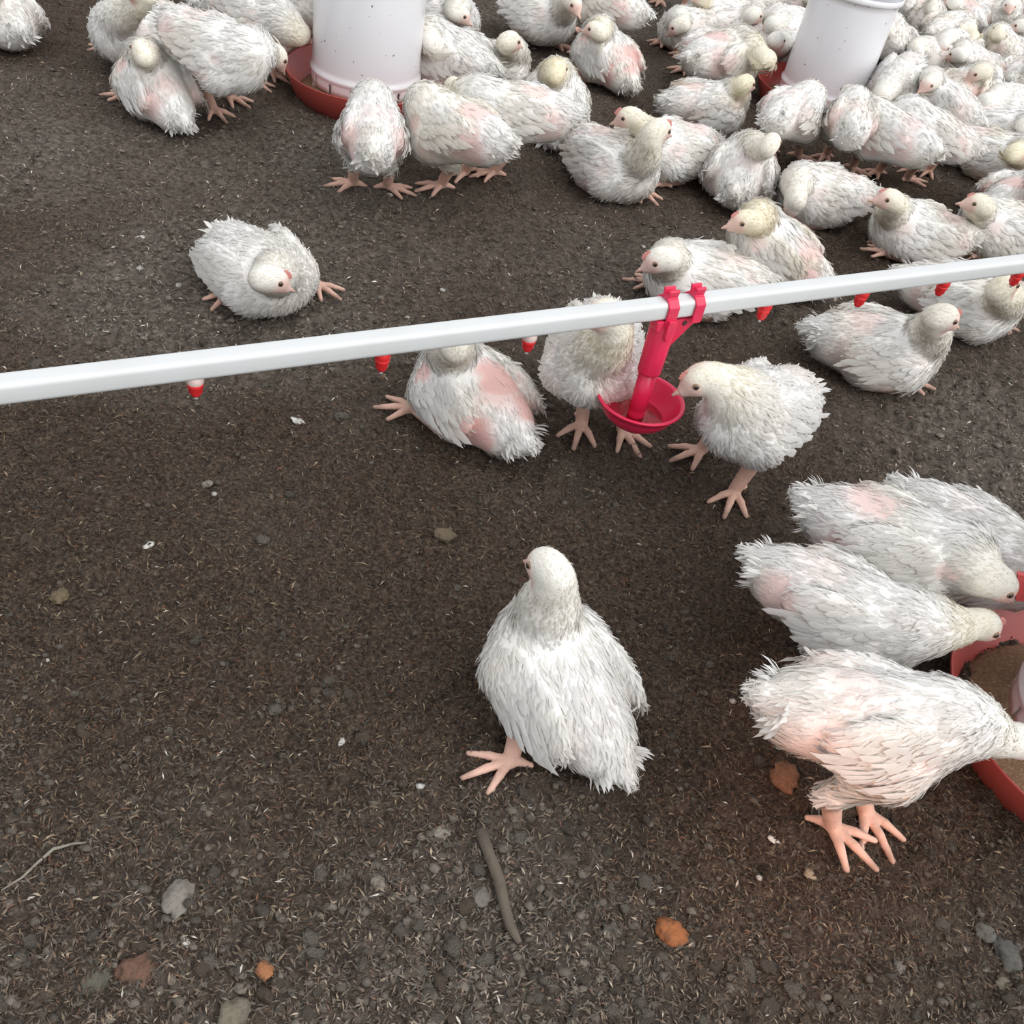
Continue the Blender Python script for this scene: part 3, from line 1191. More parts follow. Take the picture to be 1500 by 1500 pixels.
    spots = [(-0.068, 0.046, 0.004, 0.046), (-0.068, -0.046, 0.004, 0.046), (0.0, 0.070, -0.034, 0.032), (0.0, -0.070, -0.034, 0.032), (0.052, 0.068, 0.020, 0.024), (0.052, -0.068, 0.020, 0.024), (-0.045, 0.0, 0.052, 0.040)]
    for (x_, y_, z_, r_) in spots:
        amt = bare * (0.45 + 0.9 * rs.rand()) * (1.0 if abs(x_ + 0.068) < 0.01 else 0.7)
        d = np.linalg.norm(BL - np.array([x_, y_, z_]) - rs.normal(0, 0.006, 3), axis=1)
        wob = 0.35 * (vnoise(BL[:, 0] * 60 + seed, BL[:, 2] * 60 + BL[:, 1] * 40 + 50) - 0.5)
        pat = np.maximum(pat, min(amt, 1.0) * (1 - smooth01(d / r_ + wob, 0.55, 1.15)))
    for (x_, y_, z_, r_, amt) in spots_x:
        d = np.linalg.norm(BL - np.array([x_, y_, z_]), axis=1)
        wob = 0.35 * (vnoise(BL[:, 0] * 60 + seed, BL[:, 2] * 60 + BL[:, 1] * 40 + 50) - 0.5)
        pat = np.maximum(pat, amt * (1 - smooth01(d / r_ + wob, 0.6, 1.1)))
    pat *= (1 - isneck)
    nz = vnoise(BL[:, 0] * 18 + seed * 3.1 + 40, BL[:, 2] * 18 + BL[:, 1] * 14 + 70)
    nz2 = vnoise(BL[:, 0] * 55 + seed + 40, BL[:, 2] * 55 + BL[:, 1] * 45 + 90)
    plum = np.repeat(WHITE[None], len(V), 0)
    yy = np.clip(yel * (isneck * 0.85 + 0.30 * smooth01(nz, 0.35, 0.8)), 0, 1)
    plum = plum * (1 - yy[:, None]) + YEL * yy[:, None]
    dd_ = np.clip(dirty * (0.25 + 1.1 * smooth01(nz * 0.6 + nz2 * 0.4, 0.4, 0.75)), 0, 0.75) * (1 - 0.5 * isneck)
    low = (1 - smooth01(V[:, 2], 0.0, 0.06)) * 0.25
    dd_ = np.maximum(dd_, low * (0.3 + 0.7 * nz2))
    plum = plum * (1 - dd_[:, None]) + DIRT * dd_[:, None]
    skinc = SKIN * (0.9 + 0.2 * nz2[:, None])
    col = plum * (1 - 0.9 * pat[:, None]) + skinc * 0.9 * pat[:, None]
    col = col * (1 - 0.8 * face[:, None]) + FACE * 0.8 * face[:, None]
    lg = isleg[:, None]
    legc = LEG * (0.85 + 0.3 * nz2[:, None])
    tipd = np.minimum(*[np.linalg.norm(V - q[1], axis=1) for q in shank])
    legc = legc * (1 - 0.35 * smooth01(tipd, 0.045, 0.062)[:, None])
    col = col * (1 - lg) + legc * lg
    root = thing('chicken', label, 'chicken', (cw[0], cw[1], 0), yaw, 'white chickens on the litter')
    root.scale = (s, s, s)
    bme = fast_mesh('body', V, Q, cols=col, mats=[MAT['bird']])
    link('body', bme, root)
    nn = np.empty(len(V) * 3, np.float32)
    bme.vertex_normals.foreach_get('vector', nn)
    nn = nn.reshape(-1, 3).astype(np.float64)
    # ---- plumage
    nf = {0: 7500, 1: 3600, 2: 1600, 3: 900}[lod]
    big = {0: 0.92, 1: 1.05, 2: 1.25, 3: 1.5}[lod]
    den = (1 - 0.84 * pat) * (1 - np.clip(isleg, 0, 1)) * (1 - 0.95 * np.clip(face * 1.3, 0, 1)) * (1 + 0.9 * isneck) * (1 + 0.6 * ishead)
    den = den * (V[:, 2] > 0.004)
    pr = den / den.sum()
    pick = rs.choice(len(V), nf, p=pr)
    fb = np.stack([-np.ones(len(pick)), np.sign(BL[pick, 1]) * 0.08, np.where(BL[pick, 0] > -0.06, -0.35, 0.05)], -1) @ RB.T
    fn = -nt_[pick]
    hl = (np.array([-1.0, 0, -0.35])[None] @ RH.T)
    wn = isneck[pick][:, None]
    wh = ishead[pick][:, None]
    flow = fb * (1 - wn) + (fn * (1 - wh) + hl * wh) * wn
    dn = smooth01(-BL[pick, 2], 0.03, 0.07)[:, None] * (1 - wn)
    flow = flow + dn * np.array([[-0.6, 0, -0.4]])
    flow += rs.normal(0, 0.22, flow.shape)
    nk = nn[pick]
    flow -= nk * (flow * nk).sum(1, keepdims=True)
    flow /= np.linalg.norm(flow, axis=1, keepdims=True) + 1e-9
    wn1 = isneck[pick]
    ln = (0.0200 * (1 - wn1) + 0.0120 * wn1) * (1 - 0.50 * ishead[pick]) * rs.uniform(0.7, 1.35, nf) * (1 - 0.35 * pat[pick]) * big ** 0.5
    wd = ln * (0.22 * (1 - wn1) + 0.20 * wn1) * rs.uniform(0.6, 1.2, nf) * big * (1 - 0.35 * pat[pick])
    fluff = (rs.rand(nf) < 0.25)
    wd = np.where(fluff, wd * 0.4, wd)
    lift = rs.uniform(-0.02, 0.055, nf) + fluff * rs.uniform(0.0, 0.20, nf)
    rt_ = V[pick] + rs.normal(0, vox * 0.4, (nf, 3)) * 0.6
    bv, bf, bn, kk = blades(rt_, nk, flow, ln, wd, lift, rs, lod >= 2)
    fc = (plum[pick] * (1 - 0.35 * pat[pick][:, None]) + skinc[pick] * 0.35 * pat[pick][:, None]) * rs.uniform(0.95, 1.03, nf)[:, None]
    TRI[0] += len(Q) * 2 + len(bf)
    pm = fast_mesh('plumage', bv, bf, cols=np.repeat(np.clip(fc, 0, 0.9), kk, 0), normals=bn, mats=[MAT['feather']])
    po = link('plumage', pm, root)
    po['kind'] = 'stuff'
    # ---- wings: rows of longer feathers lying over the flank
    for sd in (1, -1):
        rows = []
        for row, (x0, x1, z0, z1, cnt, l0, l1, wd0) in enumerate(((0.026, -0.050, -0.018, 0.016, 10, 0.038, 0.050, 0.0115), (0.040, -0.032, 0.002, 0.030, 9, 0.030, 0.038, 0.0105), (0.050, -0.010, 0.022, 0.042, 7, 0.024, 0.028, 0.010))):
            for i in range(cnt):
                q = i / (cnt - 1)
                rows.append((x0 + (x1 - x0) * q + rs.normal(0, 0.003), z0 + (z1 - z0) * q + rs.normal(0, 0.003), l0 + (l1 - l0) * q, wd0 * rs.uniform(0.75, 1.15)))
        rows = np.array(rows)
        m_ = BL[:, 1] * sd > 0.02
        cand = np.where(m_)[0]
        d2 = (BL[cand, 0][None] - rows[:, 0:1]) ** 2 + (BL[cand, 2][None] - rows[:, 1:2]) ** 2 - 0.02 * (BL[cand, 1] * sd)[None] ** 1
        pk = cand[np.argmin(d2, 1)]
        nk = nn[pk]
        fl_ = np.stack([-np.ones(len(pk)), np.full(len(pk), -0.10 * sd), -0.18 + rs.normal(0, 0.07, len(pk))], -1) @ RB.T
        fl_ -= nk * (fl_ * nk).sum(1, keepdims=True)
        fl_ /= np.linalg.norm(fl_, axis=1, keepdims=True)
        bv, bf, bn, kk = blades(V[pk] + nk * 0.002, nk, fl_, rows[:, 2] * wings, rows[:, 3], rs.uniform(0.01, 0.07, len(pk)), rs)
        fc = plum[pk] * rs.uniform(0.95, 1.04, len(pk))[:, None]
        link('wing', fast_mesh('wing', bv, bf, cols=np.repeat(np.clip(fc, 0, 0.9), kk, 0), normals=bn, mats=[MAT['feather']]), root)
        TRI[0] += len(bf)
    # ---- tail tuft
    nq = {0: 150, 1: 80, 2: 44, 3: 28}[lod]
    an = rs.uniform(-0.75, 0.75, nq)
    el = rs.uniform(-0.5, 0.45, nq)
    dl_ = np.stack([-np.cos(an) * np.cos(el), np.sin(an) * np.cos(el), np.sin(el) + 0.12], -1)
    rt_ = np.stack([np.full(nq, -0.108), np.sin(an) * 0.024, 0.012 + np.sin(el) * 0.026], -1)
    nk = np.stack([0.15 * np.ones(nq), np.sin(an) * 0.7, np.where(el > -0.1, 1.0, -0.8)], -1)
    rt_ = cb + rt_ @ RB.T
    dl_ = dl_ @ RB.T
    nk = nk @ RB.T
    dl_ /= np.linalg.norm(dl_, axis=1, keepdims=True)
    nk -= dl_ * (nk * dl_).sum(1, keepdims=True)
    nk /= np.linalg.norm(nk, axis=1, keepdims=True)
    bv, bf, bn, kk = blades(rt_, nk, dl_, rs.uniform(0.022, 0.046, nq), rs.uniform(0.0035, 0.0085, nq), rs.uniform(-0.02, 0.06, nq), rs)
    bv[:, 2] = np.maximum(bv[:, 2], 0.004)
    tcol = WHITE * (1 - dirty * 0.3) + DIRT * dirty * 0.3
    link('tail', fast_mesh('tail', bv, bf, cols=np.repeat(tcol[None] * rs.uniform(0.92, 1.03, nq)[:, None], kk, 0), normals=bn, mats=[MAT['feather']]), root)
    # ---- head furniture
    RH4 = Matrix([list(r) for r in RH]).to_4x4()
    bk_ = link('beak', BEAK, root)
    bk_.matrix_local = Matrix.Translation(Vector(hdp(0.0270, 0, -0.0060))) @ RH4 @ Matrix.Scale(0.80, 4)
    for sd in (1, -1):
        e = link('eye', eye_mesh(lod == 0), root)
        e.matrix_local = Matrix.Translation(Vector(hdp(0.0105, sd * 0.0166, 0.0050))) @ RH4 @ Matrix.Rotation(-sd * PI / 2 * 0.90, 4, 'X')
    if comb is not None:
        c_ = link('comb', COMB[1 if comb > 1.2 else 0], root)
        c_.matrix_local = Matrix.Translation(Vector(hdp(0.0185, 0, 0.0185))) @ RH4 @ Matrix.Rotation(0.45, 4, 'Y') @ Matrix.Scale(comb, 4)
    return root


exec_birds = None
# (feet entries: (foot pixel, toe direction pixel, side) with side 1 = the bird's left)
BIRDS = [
    # ---- foreground
    dict(label='big white chicken sitting alone in the centre foreground, back to the camera', b=(824, 992), t=(922, 1112), zt=0.07, st='sit', zb=0.098, pitch=30, h=(802, 830, 0.245), k=(772, 816, 0.232), feet=[((745, 1122), (700, 1137), 1)], lod=0, yel=0.30, bare=0.12, dirty=0.03, s=0.89),
    dict(label='large white chicken standing in front at lower right, warm light on its leg', b=(1280, 1056), t=(1126, 1044), st='stand', zb=0.190, pitch=-4, h=(1490, 1085, 0.12), k=(1540, 1110, 0.09), feet=[((1206, 1224), (1262, 1276), -1), ((1258, 1196), (1275, 1225), 1)], lod=0, yel=0.25, bare=0.5, dirty=0.05, s=0.95),
    dict(label='white chicken at lower right feeding between two others, pale yellow head in pan', b=(1240, 893), t=(1130, 842), st='stand', zb=0.165, pitch=2, h=(1438, 915, 0.155), k=(1500, 940, 0.13), feet=[((1195, 1000), (1235, 1008), -1), ((1222, 955), (1262, 962), 1)], lod=0, yel=0.45, bare=0.6, dirty=0.05, comb=0.5, s=0.90),
    dict(label='white chicken with a bright red comb, head over the lower right pan', b=(1318, 798), t=(1215, 758), st='stand', zb=0.165, pitch=2, h=(1455, 848, 0.185), k=(1500, 885, 0.155), feet=[((1285, 890), (1320, 898), -1), ((1300, 850), (1335, 858), 1)], lod=0, yel=0.4, bare=0.75, dirty=0.03, comb=1.55, s=0.96),
    dict(label='white chicken at the right edge behind the red combed one, head out of view', b=(1436, 800), t=(1345, 748), st='stand', zb=0.155, pitch=0, h=(1565, 850, 0.13), k=(1600, 870, 0.10), feet=[((1400, 890), (1435, 898), -1), ((1415, 850), (1450, 858), 1)], lod=0, yel=0.2, bare=0.3, dirty=0.03, s=0.92),
    # ---- around the drinker
    dict(label='white chicken standing right of the red bowl drinker, beak at its rim', b=(1112, 598), t=(1195, 548), st='stand', zb=0.168, pitch=14, h=(1028, 555, 0.235), k=(985, 572, 0.212), feet=[((1072, 728), (1058, 765), 1), ((1025, 668), (985, 680), -1)], lod=0, yel=0.4, bare=0.35, dirty=0.03, comb=0.5, s=1.0, wings=1.15),
    dict(label='white chicken standing behind the red bowl drinker, head hidden by the pipe', b=(872, 512), t=(888, 448), st='stand', zb=0.165, pitch=12, h=(888, 462, 0.30), k=(870, 462, 0.30), feet=[((848, 634), (840, 660), -1), ((908, 640), (925, 664), 1)], lod=0, yel=0.55, bare=0.5, dirty=0.08, s=1.0),
    dict(label='chicken resting under the pipe with a bare pink back, one leg stretched left', b=(694, 576), t=(760, 640), zt=0.06, st='lie', zb=0.068, pitch=10, h=(660, 492, 0.235), k=(640, 470, 0.235), feet=[((606, 606), (572, 604), 1)], lod=0, yel=0.35, bare=1.0, spots_x=((-0.03, -0.012, 0.052, 0.046, 1.0), (-0.085, -0.02, 0.03, 0.042, 1.0)), dirty=0.05, s=0.95),
    dict(label='round white chicken lying alone on the left, facing the camera', b=(380, 392), t=(325, 345), st='lie', zb=0.068, pitch=6, h=(398, 408, 0.150), k=(430, 420, 0.135), feet=[((462, 424), (490, 440), 1), ((340, 442), (330, 450), -1)], lod=0, yel=0.3, bare=0.15, dirty=0.05, comb=0.6, s=0.93, plump=1.12),
    dict(label='white chicken lying just behind the drinker clips, looking left', b=(1028, 408), t=(1100, 416), st='lie', h=(965, 380, 0.185), k=(935, 390, 0.168), lod=1, yel=0.35, bare=0.3, dirty=0.08, comb=0.6, s=1.0),
    dict(label='yellowish dirty chicken sitting up behind the pipe, back turned, looking left', b=(1138, 368), t=(1192, 412), zt=0.05, st='sit', h=(1082, 326, 0.215), k=(1048, 330, 0.205), lod=1, yel=0.95, bare=0.8, dirty=0.35, comb=0.5, s=0.98),
    dict(label='white chicken lying in front of the pipe on the right, head raised to the right', b=(1288, 508), t=(1185, 488), st='lie', h=(1382, 464, 0.200), k=(1415, 478, 0.185), feet=[((1312, 566), (1345, 576), -1)], lod=0, yel=0.4, bare=0.6, dirty=0.08, comb=0.5, s=1.0),
    dict(label='white chicken lying behind the right end of the pipe, pecking at a nipple', b=(1412, 438), t=(1335, 412), st='lie', h=(1472, 415, 0.195), k=(1500, 405, 0.205), feet=[((1428, 482), (1450, 492), -1)], lod=1, yel=0.6, bare=0.5, dirty=0.12, s=1.0),
    dict(label='chicken lying with upright neck and pink beak left, beyond the pipe on the right', b=(1345, 338), t=(1415, 352), st='lie', h=(1298, 279, 0.225), k=(1268, 276, 0.222), feet=[((1300, 366), (1270, 372), -1)], lod=1, yel=0.5, bare=0.45, dirty=0.12, comb=0.5, s=0.98),
    dict(label='chicken lying at the right edge beyond the pipe, neck upright, beak left', b=(1468, 335), t=(1540, 348), st='lie', h=(1428, 287, 0.225), k=(1400, 282, 0.222), feet=[((1425, 370), (1400, 374), -1)], lod=1, yel=0.5, bare=0.45, dirty=0.12, comb=0.5, s=0.98),
    dict(label='chicken lying with its head drooped to the litter, lower left of the right feeder', b=(1205, 283), t=(1262, 288), st='lie', h=(1162, 300, 0.085), k=(1147, 326, 0.035), lod=1, yel=0.35, bare=0.5, dirty=0.10, s=0.98),
    dict(label='white chicken lying with its neck stretched up to the right, rump to the camera', b=(1085, 252), t=(1075, 292), st='lie', pitch=8, h=(1140, 208, 0.205), k=(1158, 192, 0.212), lod=1, yel=0.45, bare=0.4, dirty=0.06, s=1.0),
    dict(label='white chicken lying left of centre row, curved neck, beak right, tail left', b=(898, 237), t=(838, 198), st='lie', h=(965, 190, 0.200), k=(995, 196, 0.185), feet=[((905, 274), (928, 282), -1)], lod=1, yel=0.55, bare=0.55, dirty=0.08, comb=0.6, s=1.05),
    dict(label='white chicken lying behind the curved neck one, pink faced head looking left', b=(985, 217), t=(1035, 212), st='lie', h=(908, 160, 0.215), k=(872, 166, 0.195), lod=1, yel=0.5, bare=0.75, dirty=0.08, comb=0.6, s=1.0),
    dict(label='yellowish chicken lying just left of the right feeder pan, facing the pan', b=(1035, 156), t=(975, 154), st='lie', h=(1092, 122, 0.150), k=(1122, 128, 0.135), lod=1, yel=0.95, bare=0.6, dirty=0.3, s=1.0),
    dict(label='big chicken with pink patches left of the right feeder, head in its pan', b=(1056, 82), t=(985, 92), st='lie', zb=0.095, h=(1125, 88, 0.145), k=(1138, 108, 0.10), feet=[((1002, 106), (976, 112), -1)], lod=1, yel=0.55, bare=0.75, dirty=0.1, s=1.1),
    dict(label='chicken resting alone between the feeders, bare pink rump, yellowish upright neck', b=(890, 82), t=(918, 118), zt=0.05, st='sit', h=(868, 44, 0.210), k=(848, 41, 0.205), spots_x=((-0.05, -0.03, 0.045, 0.045, 0.9), (-0.09, 0.0, 0.03, 0.035, 0.8)), lod=1, yel=0.6, bare=0.95, dirty=0.06, s=0.98),
    dict(label='chicken sitting with its back to the camera, yellow head turned right, beside left feeder', b=(812, 152), t=(812, 190), zt=0.05, st='sit', pitch=26, h=(816, 102, 0.215), k=(832, 88, 0.220), lod=1, yel=1.0, bare=0.25, dirty=0.10, s=0.98),
    dict(label='greyish chicken lying right of the left feeder, head up looking right', b=(716, 98), t=(672, 100), st='lie', h=(746, 50, 0.215), k=(772, 58, 0.200), lod=1, yel=0.4, bare=0.15, dirty=0.2, s=1.0),
    dict(label='white chicken against the right side of the left feeder, head behind the tube', b=(662, 82), t=(708, 102), st='lie', zb=0.10, h=(628, 62, 0.15), k=(600, 60, 0.12), lod=1, yel=0.25, bare=0.15, dirty=0.04, s=1.05),
    dict(label='white chicken behind the left feeder at the top, face turned to the camera', b=(652, 18), t=(618, -8), st='lie', h=(678, 28, 0.180), k=(696, 40, 0.165), lod=1, yel=0.35, bare=0.25, dirty=0.08, s=1.0),
    dict(label='chicken standing at the left feeder, last on the right, tail to the right', b=(752, 165), t=(812, 192), zt=0.15, st='stand', pitch=-2, h=(664, 128, 0.150), k=(640, 130, 0.11), feet=[((722, 262), (690, 266), 1), ((702, 252), (675, 262), -1)], lod=1, yel=0.45, bare=0.6, dirty=0.08, s=1.0),
    dict(label='chicken standing at the left feeder, second from right, yellow head at the rim', b=(665, 188), t=(715, 232), zt=0.15, st='stand', pitch=-2, h=(623, 136, 0.150), k=(612, 120, 0.11), feet=[((645, 284), (612, 290), 1), ((680, 266), (650, 270), -1)], lod=1, yel=0.85, bare=0.6, dirty=0.08, s=1.02),
    dict(label='chicken standing square on with its rump to the camera at the left feeder', b=(545, 192), t=(544, 236), zt=0.14, st='stand', plump=0.92, pitch=2, h=(545, 133, 0.165), k=(545, 112, 0.13), feet=[((517, 274), (488, 276), 1), ((567, 282), (595, 290), -1)], lod=1, yel=0.4, bare=0.55, dirty=0.08, s=1.0),
    dict(label='big white chicken standing left of the left feeder, head lowered into the pan', b=(318, 72), t=(246, 46), st='stand', pitch=-4, h=(405, 82, 0.135), k=(420, 104, 0.10), feet=[((312, 172), (332, 190), -1), ((335, 152), (352, 160), 1)], lod=1, yel=0.45, bare=0.5, dirty=0.08, s=1.04),
    dict(label='chicken sitting at the upper left with upright neck, pink flank turned to camera', b=(232, 126), t=(262, 170), zt=0.05, st='sit', h=(204, 72, 0.215), k=(190, 52, 0.22), feet=[((190, 152), (168, 150), 1)], lod=1, yel=0.45, bare=0.75, dirty=0.04, s=0.92),
    dict(label='chicken at the upper left whose head is cut by the top edge', b=(200, 42), t=(248, 30), st='lie', zb=0.10, h=(210, -18, 0.25), k=(190, -20, 0.25), feet=[((165, 74), (140, 78), -1)], lod=1, yel=0.45, bare=0.3, dirty=0.1, s=1.0),
    dict(label='chicken behind the left feeder pan, yellowish neck bent down into it', b=(378, 22), t=(330, 0), st='stand', zb=0.15, pitch=-4, h=(440, 48, 0.14), k=(452, 62, 0.10), lod=1, yel=0.6, bare=0.5, dirty=0.1, s=1.0),
    dict(label='chicken cut by the top edge left of the left feeder, pink rump', b=(325, -8), t=(298, 4), st='lie', h=(365, -30, 0.2), k=(380, -30, 0.2), lod=2, yel=0.3, bare=0.9, dirty=0.1),
    dict(label='chicken at the top edge tight behind the left side of the white tube', b=(428, 5), t=(410, -18), st='stand', zb=0.14, h=(470, 25, 0.14), k=(485, 35, 0.1), lod=2, yel=0.4, bare=0.5, dirty=0.1),
    dict(label='white chicken at the upper left corner, cut by the left edge', b=(-2, 22), t=(20, 42), st='lie', h=(-30, -15, 0.2), k=(-45, -15, 0.2), lod=1, yel=0.2, bare=0.3, dirty=0.04, s=1.0),
    dict(label='white chicken lying at the top edge between the feeders, chest toward the camera', b=(790, 20), t=(736, -2), st='lie', zb=0.085, h=(842, 2, 0.205), k=(850, 15, 0.19), feet=[((832, 45), (848, 54), -1)], lod=1, yel=0.4, bare=0.4, dirty=0.12, s=1.05),
    dict(label='chicken standing at the top edge above the pink rumped bird, tail down right', b=(888, 5), t=(935, 22), st='stand', zb=0.15, pitch=4, h=(838, -30, 0.22), k=(820, -25, 0.2), lod=2, yel=0.3, bare=0.6, dirty=0.15),
    dict(label='chicken cut by the top edge so that little but its pink legs shows', b=(985, -62), t=(1030, -62), st='stand', h=(950, -110, 0.28), k=(935, -110, 0.28), feet=[((965, 10), (955, 20), -1), ((1000, 14), (990, 24), 1)], lod=2, yel=0.3, bare=0.4),
    # ---- the flock round the right feeder
    dict(label='chicken behind the big pink patched one, pinkish head turned left', b=(1012, 42), t=(1058, 38), st='lie', h=(992, 46, 0.150), k=(972, 58, 0.12), lod=2, yel=0.3, bare=0.3, dirty=0.2),
    dict(label='chicken with a tall yellow neck at the top, left of the right feeder', b=(1050, 18), t=(1095, 20), st='lie', h=(1023, -18, 0.225), k=(1010, -20, 0.225), lod=2, yel=0.7, bare=0.2, dirty=0.12),
    dict(label='chicken left of the right feeder at the top, small head looking right', b=(1075, 42), t=(1032, 44), st='lie', h=(1108, 16, 0.205), k=(1124, 24, 0.19), lod=2, yel=0.3, bare=0.3, dirty=0.1),
    dict(label='chicken close to the left side of the right feeder, pink face looking right', b=(1112, 66), t=(1080, 52), st='lie', h=(1134, 53, 0.190), k=(1152, 62, 0.17), lod=2, yel=0.2, bare=0.2, dirty=0.1),
    dict(label='white chicken hunched behind the right feeder at its upper left', b=(1152, 38), t=(1182, 28), st='lie', zb=0.09, h=(1122, 40, 0.15), k=(1110, 48, 0.12), lod=2, yel=0.2, bare=0.3, dirty=0.15),
    dict(label='chicken at the top edge left of the right feeder, tail to the right', b=(1108, -2), t=(1140, -2), st='lie', h=(1078, -20, 0.2), k=(1065, -18, 0.2), lod=3, yel=0.3, bare=0.5, dirty=0.12),
    dict(label='chicken at the top edge touching the upper left of the right tube', b=(1165, 2), t=(1140, -8), st='lie', h=(1190, -10, 0.2), k=(1200, -8, 0.2), lod=3, yel=0.3, bare=0.6, dirty=0.12),
    dict(label='small part of a chicken pressed to the left wall of the right tube', b=(1158, 75), t=(1140, 62), st='lie', h=(1172, 86, 0.13), k=(1180, 96, 0.1), lod=2, yel=0.3, bare=0.3, dirty=0.15),
    dict(label='chicken standing at the right feeder, first on the left, tail down left', b=(1162, 165), t=(1122, 198), zt=0.14, st='stand', pitch=0, h=(1188, 132, 0.14), k=(1200, 120, 0.1), feet=[((1166, 236), (1184, 246), -1), ((1130, 225), (1120, 232), 1)], lod=1, yel=0.45, bare=0.5, dirty=0.08, s=0.98),
    dict(label='chicken standing at the right feeder, second from left, legs apart', b=(1246, 178), t=(1236, 220), zt=0.13, st='stand', pitch=0, h=(1238, 132, 0.145), k=(1232, 118, 0.1), feet=[((1206, 238), (1192, 248), 1), ((1246, 252), (1262, 264), -1)], lod=1, yel=0.4, bare=0.45, dirty=0.10, s=0.98),
    dict(label='chicken standing at the right feeder, third from left, red bare flank', b=(1306, 198), t=(1336, 236), zt=0.14, st='stand', pitch=0, h=(1266, 155, 0.145), k=(1252, 142, 0.1), feet=[((1284, 256), (1262, 262), 1), ((1326, 266), (1346, 268), -1)], lod=1, yel=0.5, bare=0.85, dirty=0.12, s=0.98),
    dict(label='chicken standing at the right feeder, fourth from left, long tail hanging down', b=(1362, 196), t=(1394, 244), zt=0.10, st='stand', pitch=12, h=(1318, 150, 0.16), k=(1302, 142, 0.12), feet=[((1358, 256), (1345, 264), -1), ((1335, 250), (1320, 252), 1)], lod=1, yel=0.25, bare=0.6, dirty=0.10, s=0.96),
    dict(label='white chicken bending to the right feeder from its right side', b=(1314, 118), t=(1342, 96), st='stand', zb=0.15, pitch=-6, h=(1288, 140, 0.14), k=(1272, 148, 0.1), lod=1, yel=0.2, bare=0.4, dirty=0.05, s=0.98),
    dict(label='white chicken right of the right feeder, head raised with pink beak pointing left', b=(1382, 152), t=(1412, 166), st='stand', zb=0.125, pitch=10, h=(1360, 122, 0.215), k=(1346, 132, 0.20), lod=1, yel=0.25, bare=0.25, dirty=0.04, s=0.96),
    dict(label='fluffy round chicken facing the camera with a pink face, right of the tube', b=(1355, 82), t=(1388, 62), st='lie', h=(1336, 82, 0.150), k=(1338, 98, 0.125), lod=2, yel=0.3, bare=0.4, dirty=0.15, plump=1.05),
    dict(label='chicken with bowed yellowish neck and brown stained belly, right of the tube', b=(1410, 134), t=(1388, 150), st='lie', zb=0.085, h=(1432, 106, 0.165), k=(1420, 112, 0.15), lod=2, yel=0.5, bare=0.5, dirty=0.3),
    dict(label='greyish chicken lying behind the bowed neck one, tail hanging right', b=(1425, 98), t=(1462, 122), st='lie', h=(1388, 88, 0.14), k=(1372, 92, 0.12), lod=2, yel=0.2, bare=0.6, dirty=0.25),
    dict(label='white chicken at the right edge, upper of three lying in a heap', b=(1472, 152), t=(1512, 138), st='lie', h=(1435, 150, 0.12), k=(1420, 158, 0.09), lod=2, yel=0.2, bare=0.2, dirty=0.12),
    dict(label='white chicken at the right edge, middle of three lying in a heap', b=(1462, 186), t=(1428, 176), st='lie', h=(1505, 182, 0.15), k=(1520, 186, 0.14), lod=2, yel=0.2, bare=0.5, dirty=0.12),
    dict(label='chicken at the right edge, lowest of three in a heap, tan brown head', b=(1452, 224), t=(1418, 212), st='lie', h=(1488, 222, 0.150), k=(1512, 226, 0.14), lod=1, yel=1.0, bare=0.5, dirty=0.2),
    dict(label='chicken at the right edge under the heap of three, bare pink rump', b=(1490, 292), t=(1462, 300), st='lie', h=(1535, 268, 0.18), k=(1550, 268, 0.18), lod=1, yel=0.2, bare=1.0, dirty=0.15),
    dict(label='pale chicken cut by the right edge above the heap of three', b=(1498, 112), t=(1478, 122), st='lie', h=(1530, 95, 0.2), k=(1545, 95, 0.2), lod=2, yel=0.2, bare=0.3, dirty=0.25),
    dict(label='white chicken peeping out behind the right side of the right tube', b=(1304, 58), t=(1318, 82), st='lie', zb=0.09, h=(1285, 42, 0.17), k=(1275, 40, 0.16), lod=2, yel=0.15, bare=0.4, dirty=0.12),
    dict(label='chicken at the top edge right of the right tube, pink rump toward the camera', b=(1330, 8), t=(1328, 28), st='lie', h=(1332, -32, 0.2), k=(1335, -42, 0.2), lod=3, yel=0.2, bare=0.8, dirty=0.15),
    dict(label='greyish chicken with an upright yellow neck near the top right', b=(1360, 34), t=(1352, 52), st='lie', h=(1364, 0, 0.215), k=(1372, -8, 0.215), lod=2, yel=0.45, bare=0.2, dirty=0.35),
    dict(label='pink flanked chicken near the top right, between a yellow necked and a stooping bird', b=(1410, 22), t=(1434, 38), st='lie', zb=0.085, h=(1382, 2, 0.18), k=(1372, 2, 0.17), lod=2, yel=0.15, bare=1.0, dirty=0.2),
    dict(label='grey chicken stooping with a yellow neck bent down to the right', b=(1388, 46), t=(1352, 52), st='lie', zb=0.09, h=(1426, 56, 0.11), k=(1432, 68, 0.07), lod=2, yel=0.7, bare=0.2, dirty=0.35),
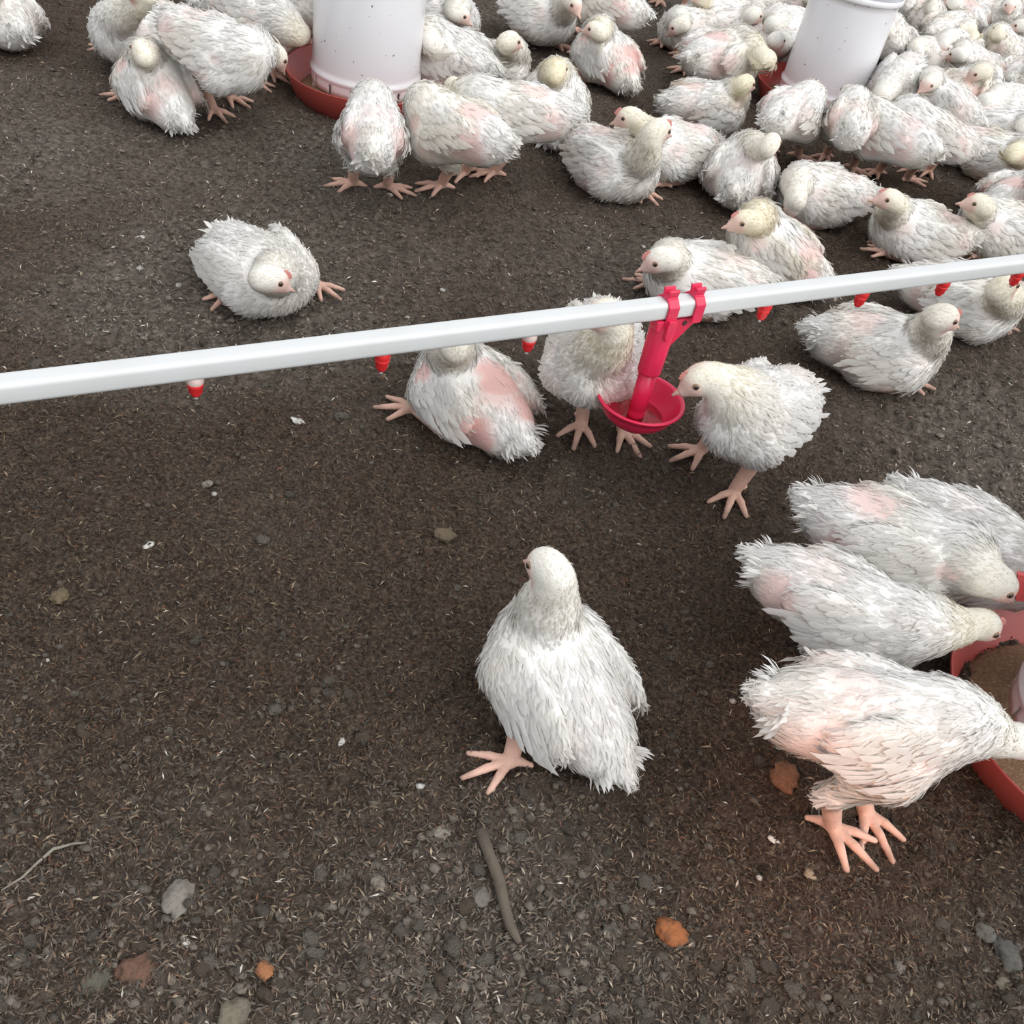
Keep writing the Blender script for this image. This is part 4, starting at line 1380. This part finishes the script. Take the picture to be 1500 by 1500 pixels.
    dict(label='white chicken in front of the stooping grey one, head tucked low', b=(1398, 70), t=(1424, 60), st='lie', h=(1380, 66, 0.125), k=(1376, 80, 0.10), lod=2, yel=0.15, bare=0.3, dirty=0.15),
    dict(label='fluffy chicken at the top right, pink face held up at the edge', b=(1455, 22), t=(1430, 20), st='lie', zb=0.085, h=(1476, 2, 0.215), k=(1478, 14, 0.20), lod=2, yel=0.2, bare=0.2, dirty=0.2),
    dict(label='white chicken at the upper right, rump to the camera, yellow upright neck', b=(1466, 72), t=(1486, 92), st='lie', h=(1464, 40, 0.200), k=(1458, 28, 0.20), lod=2, yel=0.6, bare=0.3, dirty=0.1),
    dict(label='chicken at the right edge behind the yellow necked bird, small raised head', b=(1500, 58), t=(1515, 76), st='lie', h=(1484, 36, 0.19), k=(1474, 38, 0.18), lod=2, yel=0.25, bare=0.3, dirty=0.15),
    dict(label='chicken in the upper right corner cut by both edges', b=(1500, 14), t=(1518, 24), st='lie', h=(1490, -18, 0.2), k=(1482, -18, 0.2), lod=3, yel=0.2, bare=0.4, dirty=0.2),
    dict(label='chicken at the top edge second from the upper right corner, tail left', b=(1432, -8), t=(1408, -8), st='lie', h=(1462, -28, 0.2), k=(1475, -28, 0.2), lod=3, yel=0.2, bare=0.4, dirty=0.2),
    dict(label='chicken at the top edge above the upright yellow necked grey bird', b=(1382, -8), t=(1405, -4), st='lie', h=(1355, -28, 0.2), k=(1345, -28, 0.2), lod=3, yel=0.2, bare=0.4, dirty=0.12),
]
for i, d in enumerate(BIRDS):
    chicken(seed=i + 1, **d)
_bp = lambda q: (round(750 + FPX * ((q - CAMP) @ rgt) / ((q - CAMP) @ fwd)), round(750 + FPX * ((q - CAMP) @ dwn) / ((q - CAMP) @ fwd)))
print('CUP rim px', _bp(np.array([dc[0], dc[1], CZ + 0.042])), 'bottom', _bp(np.array([dc[0], dc[1], CZ])), 'top', _bp(dc), 'F', P(872, 512, 0.165), dc)
print('BIRDS', len(BIRDS), 'TRIS', TRI[0])
